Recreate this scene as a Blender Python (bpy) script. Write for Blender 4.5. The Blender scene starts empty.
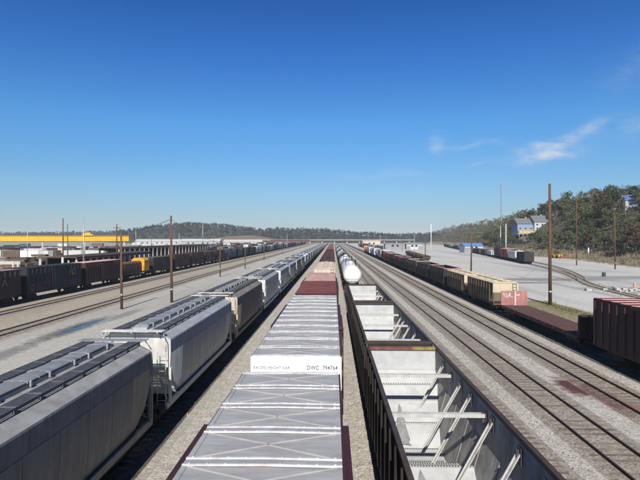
import bpy, math, random
from mathutils import Vector, Matrix
R = math.radians
random.seed(7)
scene = bpy.context.scene
col = scene.collection

# ------------------------------------------------------------------ camera, sky, sun, exposure
F, VX, VY, H = 505.0, 333.0, 238.5, 9.0        # photo calibration: focal px, vanishing point, eye height
cam_d = bpy.data.cameras.new('camera'); cam = bpy.data.objects.new('camera', cam_d); col.objects.link(cam)
cam_d.sensor_width = 36; cam_d.lens = F / 640 * 36; cam_d.clip_end = 20000; cam_d.clip_start = 0.1
cam.location = (0, 0, H)
cam.rotation_euler = (R(90) - math.atan(1.5 / F), 0, math.atan(13 / F))
scene.camera = cam
SUN_EL, SUN_AZ = R(38), R(0.9)                  # sun behind the camera, a touch to its left
to_sun = Vector((-math.sin(SUN_AZ) * math.cos(SUN_EL), -math.cos(SUN_AZ) * math.cos(SUN_EL), math.sin(SUN_EL)))
sd = bpy.data.lights.new('sun', 'SUN'); sd.energy = 5.0; sd.angle = R(0.53); sd.color = (1.0, 0.965, 0.90)
so = bpy.data.objects.new('sun', sd); col.objects.link(so)
so.rotation_euler = to_sun.to_track_quat('Z', 'Y').to_euler()
scene.view_settings.view_transform = 'Standard'; scene.view_settings.look = 'None'
scene.view_settings.exposure = 0.42; scene.view_settings.gamma = 1.0
scene.view_settings.use_curve_mapping = False
scene.cycles.max_bounces = 6; scene.cycles.volume_bounces = 1

w = bpy.data.worlds.new('World'); scene.world = w; w.use_nodes = True
nt = w.node_tree; nt.nodes.clear()
def nn(t, typ, **kw):
    n = t.nodes.new(typ)
    for k, v in kw.items(): setattr(n, k, v)
    return n
def math_n(t, op, a=None, b=None, clamp=False):
    n = nn(t, 'ShaderNodeMath', operation=op); n.use_clamp = clamp
    for i, x in enumerate((a, b)):
        if x is None: continue
        if isinstance(x, (int, float)): n.inputs[i].default_value = x
        else: t.links.new(x, n.inputs[i])
    return n.outputs[0]
sky = nn(nt, 'ShaderNodeTexSky', sky_type='NISHITA'); sky.sun_disc = False
sky.sun_elevation = SUN_EL; sky.sun_rotation = math.atan2(to_sun.x, to_sun.y)
sky.altitude = 150; sky.air_density = 1.0; sky.dust_density = 0.2; sky.ozone_density = 4.5
bg = nn(nt, 'ShaderNodeBackground'); bg.inputs[1].default_value = 0.055
out = nn(nt, 'ShaderNodeOutputWorld')
# thin cirrus: soft streaks at given directions (u = x/y, v = z/y), broken by stretched noise
tc = nn(nt, 'ShaderNodeTexCoord'); sp = nn(nt, 'ShaderNodeSeparateXYZ'); nt.links.new(tc.outputs['Generated'], sp.inputs[0])
ysafe = math_n(nt, 'MAXIMUM', sp.outputs[1], 0.05)
u = math_n(nt, 'DIVIDE', sp.outputs[0], ysafe); v = math_n(nt, 'DIVIDE', sp.outputs[2], ysafe)
cmb = nn(nt, 'ShaderNodeCombineXYZ'); nt.links.new(u, cmb.inputs[0]); nt.links.new(v, cmb.inputs[1])
warp = nn(nt, 'ShaderNodeTexNoise'); warp.inputs['Scale'].default_value = 9; warp.inputs['Detail'].default_value = 3
nt.links.new(cmb.outputs[0], warp.inputs['Vector'])
wu = math_n(nt, 'MULTIPLY', math_n(nt, 'SUBTRACT', warp.outputs[0], 0.5), 0.10)
u2 = math_n(nt, 'ADD', u, wu); v2 = math_n(nt, 'ADD', v, math_n(nt, 'MULTIPLY', wu, 0.5))
total = None
for (cu, cv, a, su, sv, amp) in ((.425, .165, .12, .055, .013, .75), (.475, .200, .45, .06, .012, .55), (.41, .182, .1, .045, .008, .5),
                                 (.212, .188, -.5, .017, .014, .50), (.28, .186, .02, .06, .006, .22), (.10, .125, .02, .09, .006, .25),
                                 (.60, .225, .3, .06, .02, .22), (.33, .15, .05, .09, .006, .2), (.66, .37, .5, .10, .03, .3)):
    du = math_n(nt, 'SUBTRACT', u2, cu); dv = math_n(nt, 'SUBTRACT', v2, cv)
    ca, sa = math.cos(a), math.sin(a)
    p = math_n(nt, 'DIVIDE', math_n(nt, 'ADD', math_n(nt, 'MULTIPLY', du, ca), math_n(nt, 'MULTIPLY', dv, sa)), su)
    q = math_n(nt, 'DIVIDE', math_n(nt, 'SUBTRACT', math_n(nt, 'MULTIPLY', dv, ca), math_n(nt, 'MULTIPLY', du, sa)), sv)
    g = math_n(nt, 'MULTIPLY', math_n(nt, 'EXPONENT', math_n(nt, 'MULTIPLY', math_n(nt, 'ADD', math_n(nt, 'MULTIPLY', p, p), math_n(nt, 'MULTIPLY', q, q)), -1.0)), amp)
    total = g if total is None else math_n(nt, 'ADD', total, g)
mp = nn(nt, 'ShaderNodeMapping'); mp.inputs['Scale'].default_value = (14, 40, 1); mp.inputs['Rotation'].default_value = (0, 0, 0.25)
nt.links.new(cmb.outputs[0], mp.inputs[0])
cn = nn(nt, 'ShaderNodeTexNoise'); cn.inputs['Scale'].default_value = 1.6; cn.inputs['Detail'].default_value = 6; cn.inputs['Roughness'].default_value = 0.6
nt.links.new(mp.outputs[0], cn.inputs['Vector'])
mr = nn(nt, 'ShaderNodeMapRange'); mr.inputs[1].default_value = 0.30; mr.inputs[2].default_value = 0.72; nt.links.new(cn.outputs[0], mr.inputs[0])
cf = math_n(nt, 'MULTIPLY', math_n(nt, 'MULTIPLY', total, mr.outputs[0]), 1.15, True)
hs = nn(nt, 'ShaderNodeHueSaturation'); hs.inputs['Saturation'].default_value = 1.12
nt.links.new(sky.outputs[0], hs.inputs['Color'])
mx = nn(nt, 'ShaderNodeMix', data_type='RGBA'); mx.inputs[7].default_value = (9.5, 9.9, 10.6, 1)
# the camera's colour response to a clear northern sky: deeper blue with height, the same all round the dome
ramp = nn(nt, 'ShaderNodeValToRGB'); cr = ramp.color_ramp
for k, (p_, c_) in enumerate(((0, (.76, .82, 1.0)), (.05, (.80, .92, 1.08)), (.10, (.88, 1.10, 1.26)), (.22, (.74, 1.30, 1.60)), (.33, (.46, 1.02, 1.60)), (.425, (.28, .80, 1.42)), (1, (.24, .5, .85)))):
    e_ = cr.elements[k] if k < 2 else cr.elements.new(p_)
    e_.position = p_; e_.color = (*[q / 1.7 for q in c_], 1)
nt.links.new(sp.outputs[2], ramp.inputs[0])
tint = nn(nt, 'ShaderNodeMix', data_type='RGBA', blend_type='MULTIPLY'); tint.inputs[0].default_value = 1
nt.links.new(hs.outputs[0], tint.inputs[6]); nt.links.new(ramp.outputs[0], tint.inputs[7])
sc17 = nn(nt, 'ShaderNodeVectorMath', operation='SCALE'); sc17.inputs['Scale'].default_value = 1.7; nt.links.new(tint.outputs[2], sc17.inputs[0])
nt.links.new(cf, mx.inputs[0]); nt.links.new(sc17.outputs[0], mx.inputs[6])
nt.links.new(mx.outputs[2], bg.inputs[0]); nt.links.new(bg.outputs[0], out.inputs[0])

def at(px, py, z=0.0):
    d = F * (H - z) / (py - VY)
    return ((px - VX) / F * d, d)

# ------------------------------------------------------------------ materials
MATS = {}
def mat(name, c, rough=.7, metal=0., var=.25, scale=1.5, streak=0., stain=None, stain_amt=0., bump=0., bscale=30., spec=.4, stretch=(1,1,1), objrand=0.):
    """painted / weathered surface: base colour broken by noise, optional vertical streaks, stain colour and bump"""
    if name in MATS: return MATS[name]
    m = bpy.data.materials.new(name); m.use_nodes = True; t = m.node_tree
    b = t.nodes['Principled BSDF']; b.inputs['Roughness'].default_value = rough; b.inputs['Metallic'].default_value = metal
    b.inputs['Specular IOR Level'].default_value = spec
    g = nn(t, 'ShaderNodeTexCoord'); 
    mpn = nn(t, 'ShaderNodeMapping'); mpn.inputs['Scale'].default_value = stretch; t.links.new(g.outputs['Object'], mpn.inputs[0])
    oi = nn(t, 'ShaderNodeObjectInfo')
    off = nn(t, 'ShaderNodeVectorMath', operation='ADD'); t.links.new(mpn.outputs[0], off.inputs[0])
    sc = math_n(t, 'MULTIPLY', oi.outputs['Random'], 37.0); t.links.new(sc, off.inputs[1])
    n1 = nn(t, 'ShaderNodeTexNoise'); n1.inputs['Scale'].default_value = scale; n1.inputs['Detail'].default_value = 7; n1.inputs['Roughness'].default_value = .62
    t.links.new(off.outputs[0], n1.inputs['Vector'])
    r1 = nn(t, 'ShaderNodeMapRange'); r1.inputs[1].default_value = .3; r1.inputs[2].default_value = .7
    r1.inputs[3].default_value = 1 - var; r1.inputs[4].default_value = 1 + var; t.links.new(n1.outputs[0], r1.inputs[0])
    rgb = nn(t, 'ShaderNodeRGB'); rgb.outputs[0].default_value = (*c, 1)
    val = r1.outputs[0]
    if objrand: val = math_n(t, 'MULTIPLY', val, math_n(t, 'ADD', math_n(t, 'MULTIPLY', oi.outputs['Random'], objrand), 1 - objrand / 2))
    vm = nn(t, 'ShaderNodeVectorMath', operation='SCALE'); t.links.new(rgb.outputs[0], vm.inputs[0]); t.links.new(val, vm.inputs['Scale'])
    cur = vm.outputs[0]
    if stain is not None:
        ms = nn(t, 'ShaderNodeMapping'); ms.inputs['Scale'].default_value = (2.2, 2.2, .25) if streak else (1, 1, 1)
        t.links.new(off.outputs[0], ms.inputs[0])
        n2 = nn(t, 'ShaderNodeTexNoise'); n2.inputs['Scale'].default_value = scale * 1.3; n2.inputs['Detail'].default_value = 8; n2.inputs['Roughness'].default_value = .7
        t.links.new(ms.outputs[0], n2.inputs['Vector'])
        r2 = nn(t, 'ShaderNodeMapRange'); r2.inputs[1].default_value = .45; r2.inputs[2].default_value = .72; r2.inputs[4].default_value = stain_amt
        t.links.new(n2.outputs[0], r2.inputs[0])
        mxn = nn(t, 'ShaderNodeMix', data_type='RGBA'); t.links.new(r2.outputs[0], mxn.inputs[0]); t.links.new(cur, mxn.inputs[6]); mxn.inputs[7].default_value = (*stain, 1)
        cur = mxn.outputs[2]
    t.links.new(cur, b.inputs['Base Color'])
    rr = nn(t, 'ShaderNodeMapRange'); rr.inputs[3].default_value = max(.05, rough - .12); rr.inputs[4].default_value = min(1, rough + .12)
    t.links.new(n1.outputs[0], rr.inputs[0]); t.links.new(rr.outputs[0], b.inputs['Roughness'])
    if bump:
        n3 = nn(t, 'ShaderNodeTexNoise'); n3.inputs['Scale'].default_value = bscale; n3.inputs['Detail'].default_value = 4
        t.links.new(g.outputs['Object'], n3.inputs['Vector'])
        bp = nn(t, 'ShaderNodeBump'); bp.inputs['Strength'].default_value = bump; bp.inputs['Distance'].default_value = .05
        t.links.new(n3.outputs[0], bp.inputs['Height']); t.links.new(bp.outputs[0], b.inputs['Normal'])
    MATS[name] = m; return m

def gravel(name, c1, c2, stone=9., big=.12, contrast=1., marks=(), dirt=(.12, .10, .08), streaks=True, dirt_amt=.35):
    m = bpy.data.materials.new(name); m.use_nodes = True; t = m.node_tree; b = t.nodes['Principled BSDF']
    b.inputs['Roughness'].default_value = .95; b.inputs['Specular IOR Level'].default_value = .2
    ge = nn(t, 'ShaderNodeNewGeometry')
    vo = nn(t, 'ShaderNodeTexVoronoi'); vo.inputs['Scale'].default_value = stone; t.links.new(ge.outputs['Position'], vo.inputs['Vector'])
    sepc = nn(t, 'ShaderNodeSeparateColor'); t.links.new(vo.outputs['Color'], sepc.inputs[0])
    nb = nn(t, 'ShaderNodeTexNoise'); nb.inputs['Scale'].default_value = big; nb.inputs['Detail'].default_value = 8; nb.inputs['Roughness'].default_value = .65
    mpg = nn(t, 'ShaderNodeMapping'); mpg.inputs['Scale'].default_value = (2.2, .45, 1) if streaks else (1, 1, 1)
    t.links.new(ge.outputs['Position'], mpg.inputs[0]); t.links.new(mpg.outputs[0], nb.inputs['Vector'])
    nm = nn(t, 'ShaderNodeTexNoise'); nm.inputs['Scale'].default_value = 1.7; nm.inputs['Detail'].default_value = 6; t.links.new(ge.outputs['Position'], nm.inputs['Vector'])
    mx1 = nn(t, 'ShaderNodeMix', data_type='RGBA'); mx1.inputs[6].default_value = (*c1, 1); mx1.inputs[7].default_value = (*c2, 1)
    fac = math_n(t, 'ADD', math_n(t, 'MULTIPLY', math_n(t, 'SUBTRACT', sepc.outputs[0], .5), .75 * contrast), math_n(t, 'ADD', math_n(t, 'MULTIPLY', math_n(t, 'SUBTRACT', nm.outputs[0], .5), 1.1), .5), True)
    t.links.new(fac, mx1.inputs[0])
    rd = nn(t, 'ShaderNodeMapRange'); rd.inputs[1].default_value = .5; rd.inputs[2].default_value = .75; rd.inputs[4].default_value = dirt_amt
    t.links.new(nb.outputs[0], rd.inputs[0])
    mx2 = nn(t, 'ShaderNodeMix', data_type='RGBA'); t.links.new(rd.outputs[0], mx2.inputs[0]); t.links.new(mx1.outputs[2], mx2.inputs[6]); mx2.inputs[7].default_value = (*dirt, 1)
    cur = mx2.outputs[2]
    spx = nn(t, 'ShaderNodeSeparateXYZ'); t.links.new(ge.outputs['Position'], spx.inputs[0])
    for (cx, cy, sx, sy, colr, amt) in marks:
        dx = math_n(t, 'DIVIDE', math_n(t, 'SUBTRACT', spx.outputs[0], cx), sx); dy = math_n(t, 'DIVIDE', math_n(t, 'SUBTRACT', spx.outputs[1], cy), sy)
        r2 = math_n(t, 'SQRT', math_n(t, 'ADD', math_n(t, 'MULTIPLY', dx, dx), math_n(t, 'MULTIPLY', dy, dy)))
        e = math_n(t, 'ADD', r2, math_n(t, 'ADD', math_n(t, 'MULTIPLY', math_n(t, 'SUBTRACT', nm.outputs[0], .5), 1.0 if sx < 4 else .4), math_n(t, 'MULTIPLY', math_n(t, 'SUBTRACT', nb.outputs[0], .5), .3 if sx < 4 else 2.2)))
        r3 = nn(t, 'ShaderNodeMapRange'); r3.inputs[1].default_value = 1.15; r3.inputs[2].default_value = .55; r3.inputs[4].default_value = amt
        t.links.new(e, r3.inputs[0])
        mm = nn(t, 'ShaderNodeMix', data_type='RGBA'); t.links.new(r3.outputs[0], mm.inputs[0]); t.links.new(cur, mm.inputs[6]); mm.inputs[7].default_value = (*colr, 1)
        cur = mm.outputs[2]
    t.links.new(cur, b.inputs['Base Color'])
    bp = nn(t, 'ShaderNodeBump'); bp.inputs['Strength'].default_value = .8; bp.inputs['Distance'].default_value = .035
    t.links.new(vo.outputs['Distance'], bp.inputs['Height']); t.links.new(bp.outputs[0], b.inputs['Normal'])
    MATS[name] = m; return m

def foliage(name, c, var=.5):
    m = bpy.data.materials.new(name); m.use_nodes = True; t = m.node_tree; b = t.nodes['Principled BSDF']
    b.inputs['Roughness'].default_value = .85; b.inputs['Specular IOR Level'].default_value = .15
    ge = nn(t, 'ShaderNodeNewGeometry'); oi = nn(t, 'ShaderNodeObjectInfo')
    nb = nn(t, 'ShaderNodeTexNoise'); nb.inputs['Scale'].default_value = .45; nb.inputs['Detail'].default_value = 4; t.links.new(ge.outputs['Position'], nb.inputs['Vector'])
    f = math_n(t, 'MULTIPLY', math_n(t, 'ADD', math_n(t, 'MULTIPLY', nb.outputs[0], var * 2), 1 - var), math_n(t, 'ADD', math_n(t, 'MULTIPLY', oi.outputs['Random'], .7), .65))
    f2 = math_n(t, 'MULTIPLY', f, math_n(t, 'ADD', math_n(t, 'MULTIPLY', ge.outputs['Random Per Island'], .36), .82))
    hsv = nn(t, 'ShaderNodeHueSaturation'); hsv.inputs['Color'].default_value = (*c, 1)
    t.links.new(math_n(t, 'ADD', math_n(t, 'MULTIPLY', oi.outputs['Random'], .05), .475), hsv.inputs['Hue']); t.links.new(f2, hsv.inputs['Value'])
    t.links.new(hsv.outputs[0], b.inputs['Base Color']); MATS[name] = m; return m

RUST = (.10, .035, .018); GRIME = (.03, .026, .022)
steel = mat('rail_steel', (.055, .035, .025), .55, .2, .3)
railtop = mat('rail_head_worn', (.16, .14, .125), .45, .6, .2)
tie_m = mat('tie_wood', (.165, .138, .108), .95, 0, .4, 3, objrand=.35, bump=.3)
under = mat('undercarriage_grime', (.022, .018, .015), .85, 0, .4, 2, stain=RUST, stain_amt=.5)
wheel_m = mat('wheel_steel', (.03, .024, .02), .7, .3, .3)
silver = mat('galvanized_roof', (.36, .352, .33), .5, .12, .2, 1.6, stain=(.25, .205, .175), stain_amt=.65, stretch=(.5, 2, 1))
silver_mid = mat('galvanized_seam', (.36, .36, .35), .5, .25, .2, 2., stain=(.26, .15, .11), stain_amt=.4)
silver_b = mat('galvanized_rib', (.50, .50, .49), .5, .2, .2, 2., stain=(.30, .17, .12), stain_amt=.6)
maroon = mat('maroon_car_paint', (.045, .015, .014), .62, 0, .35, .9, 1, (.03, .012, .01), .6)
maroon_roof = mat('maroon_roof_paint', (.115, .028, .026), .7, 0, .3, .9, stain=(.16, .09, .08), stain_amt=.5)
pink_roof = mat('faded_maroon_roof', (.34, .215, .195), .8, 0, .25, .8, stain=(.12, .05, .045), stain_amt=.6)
pinkrib = mat('pale_red_rib', (.42, .25, .22), .7, 0, .25, 2)
white = mat('white_paint', (.80, .80, .77), .5, 0, .06, 2, stain=(.6, .58, .53), stain_amt=.25)
dull_white = mat('dull_white_paint', (.50, .49, .455), .65, 0, .15, 1.5, 1, (.3, .25, .2), .5)
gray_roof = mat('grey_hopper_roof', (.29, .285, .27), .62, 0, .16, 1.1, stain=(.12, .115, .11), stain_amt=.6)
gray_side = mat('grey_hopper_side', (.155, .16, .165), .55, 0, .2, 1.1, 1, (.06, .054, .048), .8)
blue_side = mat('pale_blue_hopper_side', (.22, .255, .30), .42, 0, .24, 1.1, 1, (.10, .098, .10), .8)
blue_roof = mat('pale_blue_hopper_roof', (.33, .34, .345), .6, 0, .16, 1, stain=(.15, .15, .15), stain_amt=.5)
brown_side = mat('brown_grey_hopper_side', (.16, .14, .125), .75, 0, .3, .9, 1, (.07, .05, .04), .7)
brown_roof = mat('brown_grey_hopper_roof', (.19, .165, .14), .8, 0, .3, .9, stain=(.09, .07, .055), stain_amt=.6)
hatch_m = mat('hatch_grey', (.20, .205, .21), .6, 0, .2, 1.5, stain=(.06, .06, .06), stain_amt=.5)
grate = mat('running_board_grate', (.14, .14, .14), .6, .3, .3, 5)
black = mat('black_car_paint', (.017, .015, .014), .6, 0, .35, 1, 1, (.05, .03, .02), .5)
chord = mat('dark_brown_chord', (.045, .03, .025), .7, 0, .35, 2)
sheet = mat('pale_slope_sheet', (.42, .425, .415), .75, 0, .10, 1.1, 0, stain=(.25, .245, .235), stain_amt=.55)
wall_in = mat('grey_inner_wall', (.29, .285, .27), .8, 0, .35, .9, 1, (.085, .058, .042), .8)
bar_m = mat('pale_brace_paint', (.44, .43, .40), .7, 0, .15, 3, stain=(.25, .17, .11), stain_amt=.5)
gusset_m = mat('dark_gusset', (.05, .05, .05), .7)
mound_m = mat('mound_grey', (.22, .22, .22), 1, 0, .3, 4, bump=.6)
orange_m = mat('rusty_orange', (.24, .065, .03), .8, 0, .4, 3)
yellow_m = mat('yellow_paint', (.62, .36, .02), .55, 0, .12, .4)
cream = mat('cream_car_paint', (.50, .42, .33), .8, 0, .15, 1, 1, (.3, .2, .13), .5)
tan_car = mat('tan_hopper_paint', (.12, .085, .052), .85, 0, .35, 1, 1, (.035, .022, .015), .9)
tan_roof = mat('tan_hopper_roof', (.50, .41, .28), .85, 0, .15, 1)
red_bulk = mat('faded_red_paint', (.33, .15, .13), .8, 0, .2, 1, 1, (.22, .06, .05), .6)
deck_m = mat('brown_deck_wood', (.085, .04, .032), .9, 0, .3, 1.2, stretch=(3, 1, 1))
coal = mat('coal_load', (.012, .012, .012), .9, 0, .4, 6, bump=1.0, bscale=4)
pole_m = mat('pole_wood', (.105, .055, .032), .9, 0, .3, 1.5, stretch=(3, 3, .5))
concrete = mat('pale_concrete', (.42, .40, .36), .9, 0, .2, .6, stain=(.2, .18, .16), stain_amt=.4)
galv = mat('galvanized_pole', (.36, .37, .37), .5, .5, .1)
blue_dark = mat('dark_blue_car_paint', (.016, .02, .026), .65, 0, .35, .8, 1, (.05, .04, .04), .5)
brown_car = mat('dark_brown_car_paint', (.05, .033, .025), .75, 0, .35, .8, 1, (.10, .08, .06), .5)
steel_blue = mat('slate_blue_car_paint', (.075, .09, .115), .65, 0, .25, .8, 1, (.04, .04, .045), .5)
red_car = mat('red_car_paint', (.30, .035, .03), .65, 0, .25, .8, 1, (.1, .03, .03), .5)
grey_car = mat('grey_car_paint', (.24, .24, .24), .65, 0, .2, .8, 1, (.1, .09, .08), .5)
tan_rust = mat('rusty_brown_paint', (.17, .085, .05), .8, 0, .35, .9, 1, (.06, .03, .02), .6)
graffiti = mat('faded_graffiti_paint', (.30, .20, .22), .8, 0, .4, 1)
asph = mat('dark_tar', (.05, .05, .05), .9)
ink = mat('grey_lettering', (.09, .09, .10), .7)
darkglass = mat('window_glass', (.02, .025, .03), .1, 0, .1)
bark = mat('bark', (.095, .075, .058), .95, 0, .3, 3)
twig = mat('bare_twigs', (.17, .135, .11), .95, 0, .3, 1, objrand=.6)

gravel_m = gravel('ballast_gravel', (.27, .245, .207), (.50, .465, .41), 11, .10, 1.1, dirt=(.24, .21, .17), dirt_amt=.5,
                  marks=((14.6, 30.9, 1.05, 2.3, (.075, .022, .022), .95), (15.0, 27.3, .35, 2.6, (.13, .06, .05), .6), (15.9, 28.5, .7, 5, (.2, .11, .08), .5)))
bed_m = gravel('track_bed_gravel', (.16, .135, .105), (.35, .31, .255), 11, .10, 1.1, dirt=(.16, .14, .11), dirt_amt=.6,
               marks=((15.3, 29.5, .7, 4.0, (.10, .035, .03), .75), (16.0, 26.5, .5, 3.6, (.22, .10, .07), .6)))
shaded_bed = gravel('shaded_track_bed', (.05, .043, .036), (.15, .13, .11), 11, .1, 1, dirt=(.03, .027, .024), dirt_amt=.7)  # dark bed colour paints in the shade under the parked car rows
yard_m = gravel('grey_yard_surface', (.30, .28, .24), (.44, .415, .36), 5, .05, .6, dirt=(.20, .185, .165), dirt_amt=.7,
                marks=((-25.6, 37, 1.2, 7, (.13, .12, .11), .7), (-25.9, 50, 1.35, 8.5, (.10, .092, .082), .85), (-24.6, 59, .9, 6, (.17, .155, .14), .7)))
tan_m = gravel('tan_dirt', (.25, .21, .155), (.40, .35, .27), 4, .06, .6, dirt=(.16, .15, .09), dirt_amt=.6)
pave_m = gravel('pale_pavement', (.38, .365, .325), (.50, .48, .435), 3, .022, .4, dirt=(.21, .21, .205), dirt_amt=.7, streaks=False,
                marks=((50, 112, 17, 5, (.13, .13, .13), .7), (70, 118, 22, 6, (.15, .155, .16), .65), (38, 104, 10, 2.4, (.09, .09, .09), .65), (52, 92, 9, 5, (.22, .22, .21), .6), (40, 78, 5, 6, (.47, .46, .43), .6), (90, 150, 14, 22, (.44, .43, .40), .6), (44, 95, 1.2, 40, (.20, .20, .19), .5), (60, 150, 3, 60, (.22, .22, .21), .5), (75, 260, 6, 90, (.24, .24, .23), .5), (34, 130, 2, 60, (.22, .21, .19), .5)))
ground_m = gravel('distant_ground', (.22, .20, .16), (.36, .33, .28), 1.5, .01, .5, dirt=(.12, .13, .07), dirt_amt=.7, streaks=False)
grass_m = gravel('dry_grass', (.14, .13, .06), (.30, .26, .15), 6, .15, 1, dirt=(.08, .09, .035), dirt_amt=.7, streaks=False)
bank_m = gravel('bank_soil', (.16, .12, .07), (.34, .28, .19), 2.5, .08, 1, dirt=(.22, .10, .05), dirt_amt=.7, streaks=False)
hill_m = gravel('hill_soil', (.07, .06, .04), (.13, .11, .07), 2.5, .04, 1, dirt=(.05, .05, .025), dirt_amt=.7, streaks=False)

# ------------------------------------------------------------------ mesh helpers
class MB:
    def __init__(s): s.v = []; s.f = []; s.m = []; s.s = []
    def face(s, pts, m=0, sm=False):
        i = len(s.v); s.v += [tuple(p) for p in pts]; s.f.append(tuple(range(i, i + len(pts)))); s.m.append(m); s.s.append(sm)
    def box(s, x0, x1, y0, y1, z0, z1, m=0):
        i = len(s.v)
        s.v += [(x0,y0,z0),(x1,y0,z0),(x1,y1,z0),(x0,y1,z0),(x0,y0,z1),(x1,y0,z1),(x1,y1,z1),(x0,y1,z1)]
        for f in ((0,3,2,1),(4,5,6,7),(0,1,5,4),(1,2,6,5),(2,3,7,6),(3,0,4,7)):
            s.f.append(tuple(i + k for k in f)); s.m.append(m); s.s.append(False)
        return s
    def extr(s, prof, y0, y1, m=0, mats=None, caps=True, axis='y', sm=False):
        """closed profile [(a,b)] counter-clockwise seen from -y, extruded along an axis"""
        n = len(prof); i = len(s.v)
        for y in (y0, y1):
            for a, b in prof: s.v.append((a, y, b) if axis == 'y' else (y, a, b))
        for k in range(n):
            j = (k + 1) % n
            s.f.append((i + k, i + j, i + n + j, i + n + k)); s.m.append(mats[k] if mats else m); s.s.append(sm)
        if caps:
            s.f.append(tuple(i + k for k in reversed(range(n)))); s.m.append(m); s.s.append(False)
            s.f.append(tuple(i + n + k for k in range(n))); s.m.append(m); s.s.append(False)
        return s
    def tube(s, p0, p1, r0, r1=None, n=8, m=0, caps=True, sm=True):
        r1 = r0 if r1 is None else r1
        p0, p1 = Vector(p0), Vector(p1); d = (p1 - p0).normalized()
        a = d.orthogonal().normalized(); b = d.cross(a); i = len(s.v)
        for p, r in ((p0, r0), (p1, r1)):
            for k in range(n):
                t = 2 * math.pi * k / n; s.v.append(tuple(p + a * (math.cos(t) * r) + b * (math.sin(t) * r)))
        for k in range(n):
            j = (k + 1) % n; s.f.append((i + k, i + j, i + n + j, i + n + k)); s.m.append(m); s.s.append(sm)
        if caps:
            s.f.append(tuple(i + k for k in reversed(range(n)))); s.m.append(m); s.s.append(False)
            s.f.append(tuple(i + n + k for k in range(n))); s.m.append(m); s.s.append(False)
        return s
    def bar(s, p0, p1, wx, wz, m=0, up=(0, 0, 1)):
        p0, p1 = Vector(p0), Vector(p1); d = (p1 - p0).normalized(); a = d.cross(Vector(up))
        if a.length < 1e-4: a = Vector((1, 0, 0))
        a.normalize(); b = a.cross(d); i = len(s.v)
        for p in (p0, p1):
            for (sa, sb) in ((-1,-1),(1,-1),(1,1),(-1,1)): s.v.append(tuple(p + a * sa * wx / 2 + b * sb * wz / 2))
        for f in ((0,1,2,3),(7,6,5,4),(0,4,5,1),(1,5,6,2),(2,6,7,3),(3,7,4,0)):
            s.f.append(tuple(i + k for k in f)); s.m.append(m); s.s.append(False)
        return s
    def lathe_y(s, prof, n=20, m=0, cx=0, cz=0):
        """prof [(y,r)] revolved round an axis along y"""
        i = len(s.v)
        for y, r in prof:
            for k in range(n):
                t = 2 * math.pi * k / n; s.v.append((cx + math.cos(t) * r, y, cz + math.sin(t) * r))
        for a in range(len(prof) - 1):
            for k in range(n):
                j = (k + 1) % n; s.f.append((i + a*n + k, i + (a+1)*n + k, i + (a+1)*n + j, i + a*n + j)); s.m.append(m); s.s.append(True)
        return s
    def mesh(s, name, *mats):
        me = bpy.data.meshes.new(name); me.from_pydata(s.v, [], s.f)
        for mm in mats: me.materials.append(mm)
        me.polygons.foreach_set('material_index', s.m); me.polygons.foreach_set('use_smooth', s.s); me.update()
        return me

class N:                                           # a node of a thing: name, mesh, place, children
    def __init__(s, name, me, loc=(0,0,0), rot=0., kids=(), label=None, kind=None, scale=None):
        s.name, s.me, s.loc, s.rot, s.kids, s.label, s.kind, s.scale = name, me, loc, rot, list(kids), label, kind, scale
def place(node, parent=None):
    o = bpy.data.objects.new(node.name, node.me); col.objects.link(o); o.parent = parent
    o.location = node.loc; o.rotation_euler = (0, 0, node.rot)
    if node.scale: o.scale = node.scale
    if node.label: o['label'] = node.label
    if node.kind: o['kind'] = node.kind
    for k in node.kids: place(k, o)
    return o
def thing(name, label, cat, nodes, loc=(0,0,0), rot=0., group=None, scale=None):
    """nodes: list of N (parts under an Empty) or one mesh (the thing itself)"""
    me = None if isinstance(nodes, list) else nodes
    o = bpy.data.objects.new(name, me); col.objects.link(o); o.location = loc; o.rotation_euler = (0, 0, rot)
    if scale: o.scale = scale
    o['label'] = label; o['category'] = cat
    if group: o['group'] = group
    if me is None:
        for k in nodes: place(k, o)
    return o
def struct(name, me, loc=(0,0,0), kind='structure', label=None):
    o = bpy.data.objects.new(name, me); col.objects.link(o); o.location = loc; o['kind'] = kind
    if label: o['label'] = label
    return o
CACHE = {}
def cached(fn):
    def g(*a, **k):
        key = (fn.__name__, a, tuple(sorted(k.items())))
        if key not in CACHE: CACHE[key] = fn(*a, **k)
        return CACHE[key]
    g.__name__ = fn.__name__
    return g

# ------------------------------------------------------------------ the setting: ground
def sheet_poly(name, pts, z, m, kind='structure', label=None):
    b = MB(); b.face([(x, y, z) for x, y in pts]); return struct(name, b.mesh(name, m), kind=kind, label=label)
sheet_poly('ground', [(-4000,-300),(4000,-300),(4000,6000),(-4000,6000)], -.012, ground_m)
sheet_poly('yard_ground', [(-29,-20),(-7.0,-20),(-7.0,1000),(-29,1000)], -.004, yard_m)
sheet_poly('gravel_ground', [(-6.99,-20),(19.6,-20),(19.6,1100),(-6.99,1100)], -.003, gravel_m)
sheet_poly('gravel_path', [(-29.01,-20),(-29.01,1000),(-37.2,1000),(-37.2,-20)], -.005, tan_m)
sheet_poly('track_verge', [(-37.21,-20),(-37.21,1000),(-60,1000),(-60,-20)], -.006, tan_m)
sheet_poly('pavement', [(26.5,-20),(125,-20),(125,150),(112,240),(112,330),(150,640),(60,900),(26.5,900)], -.002, pave_m)
sheet_poly('track_verge', [(19.61,-20),(26.49,-20),(26.49,1000),(19.61,1000)], -.0035, gravel_m)
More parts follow.
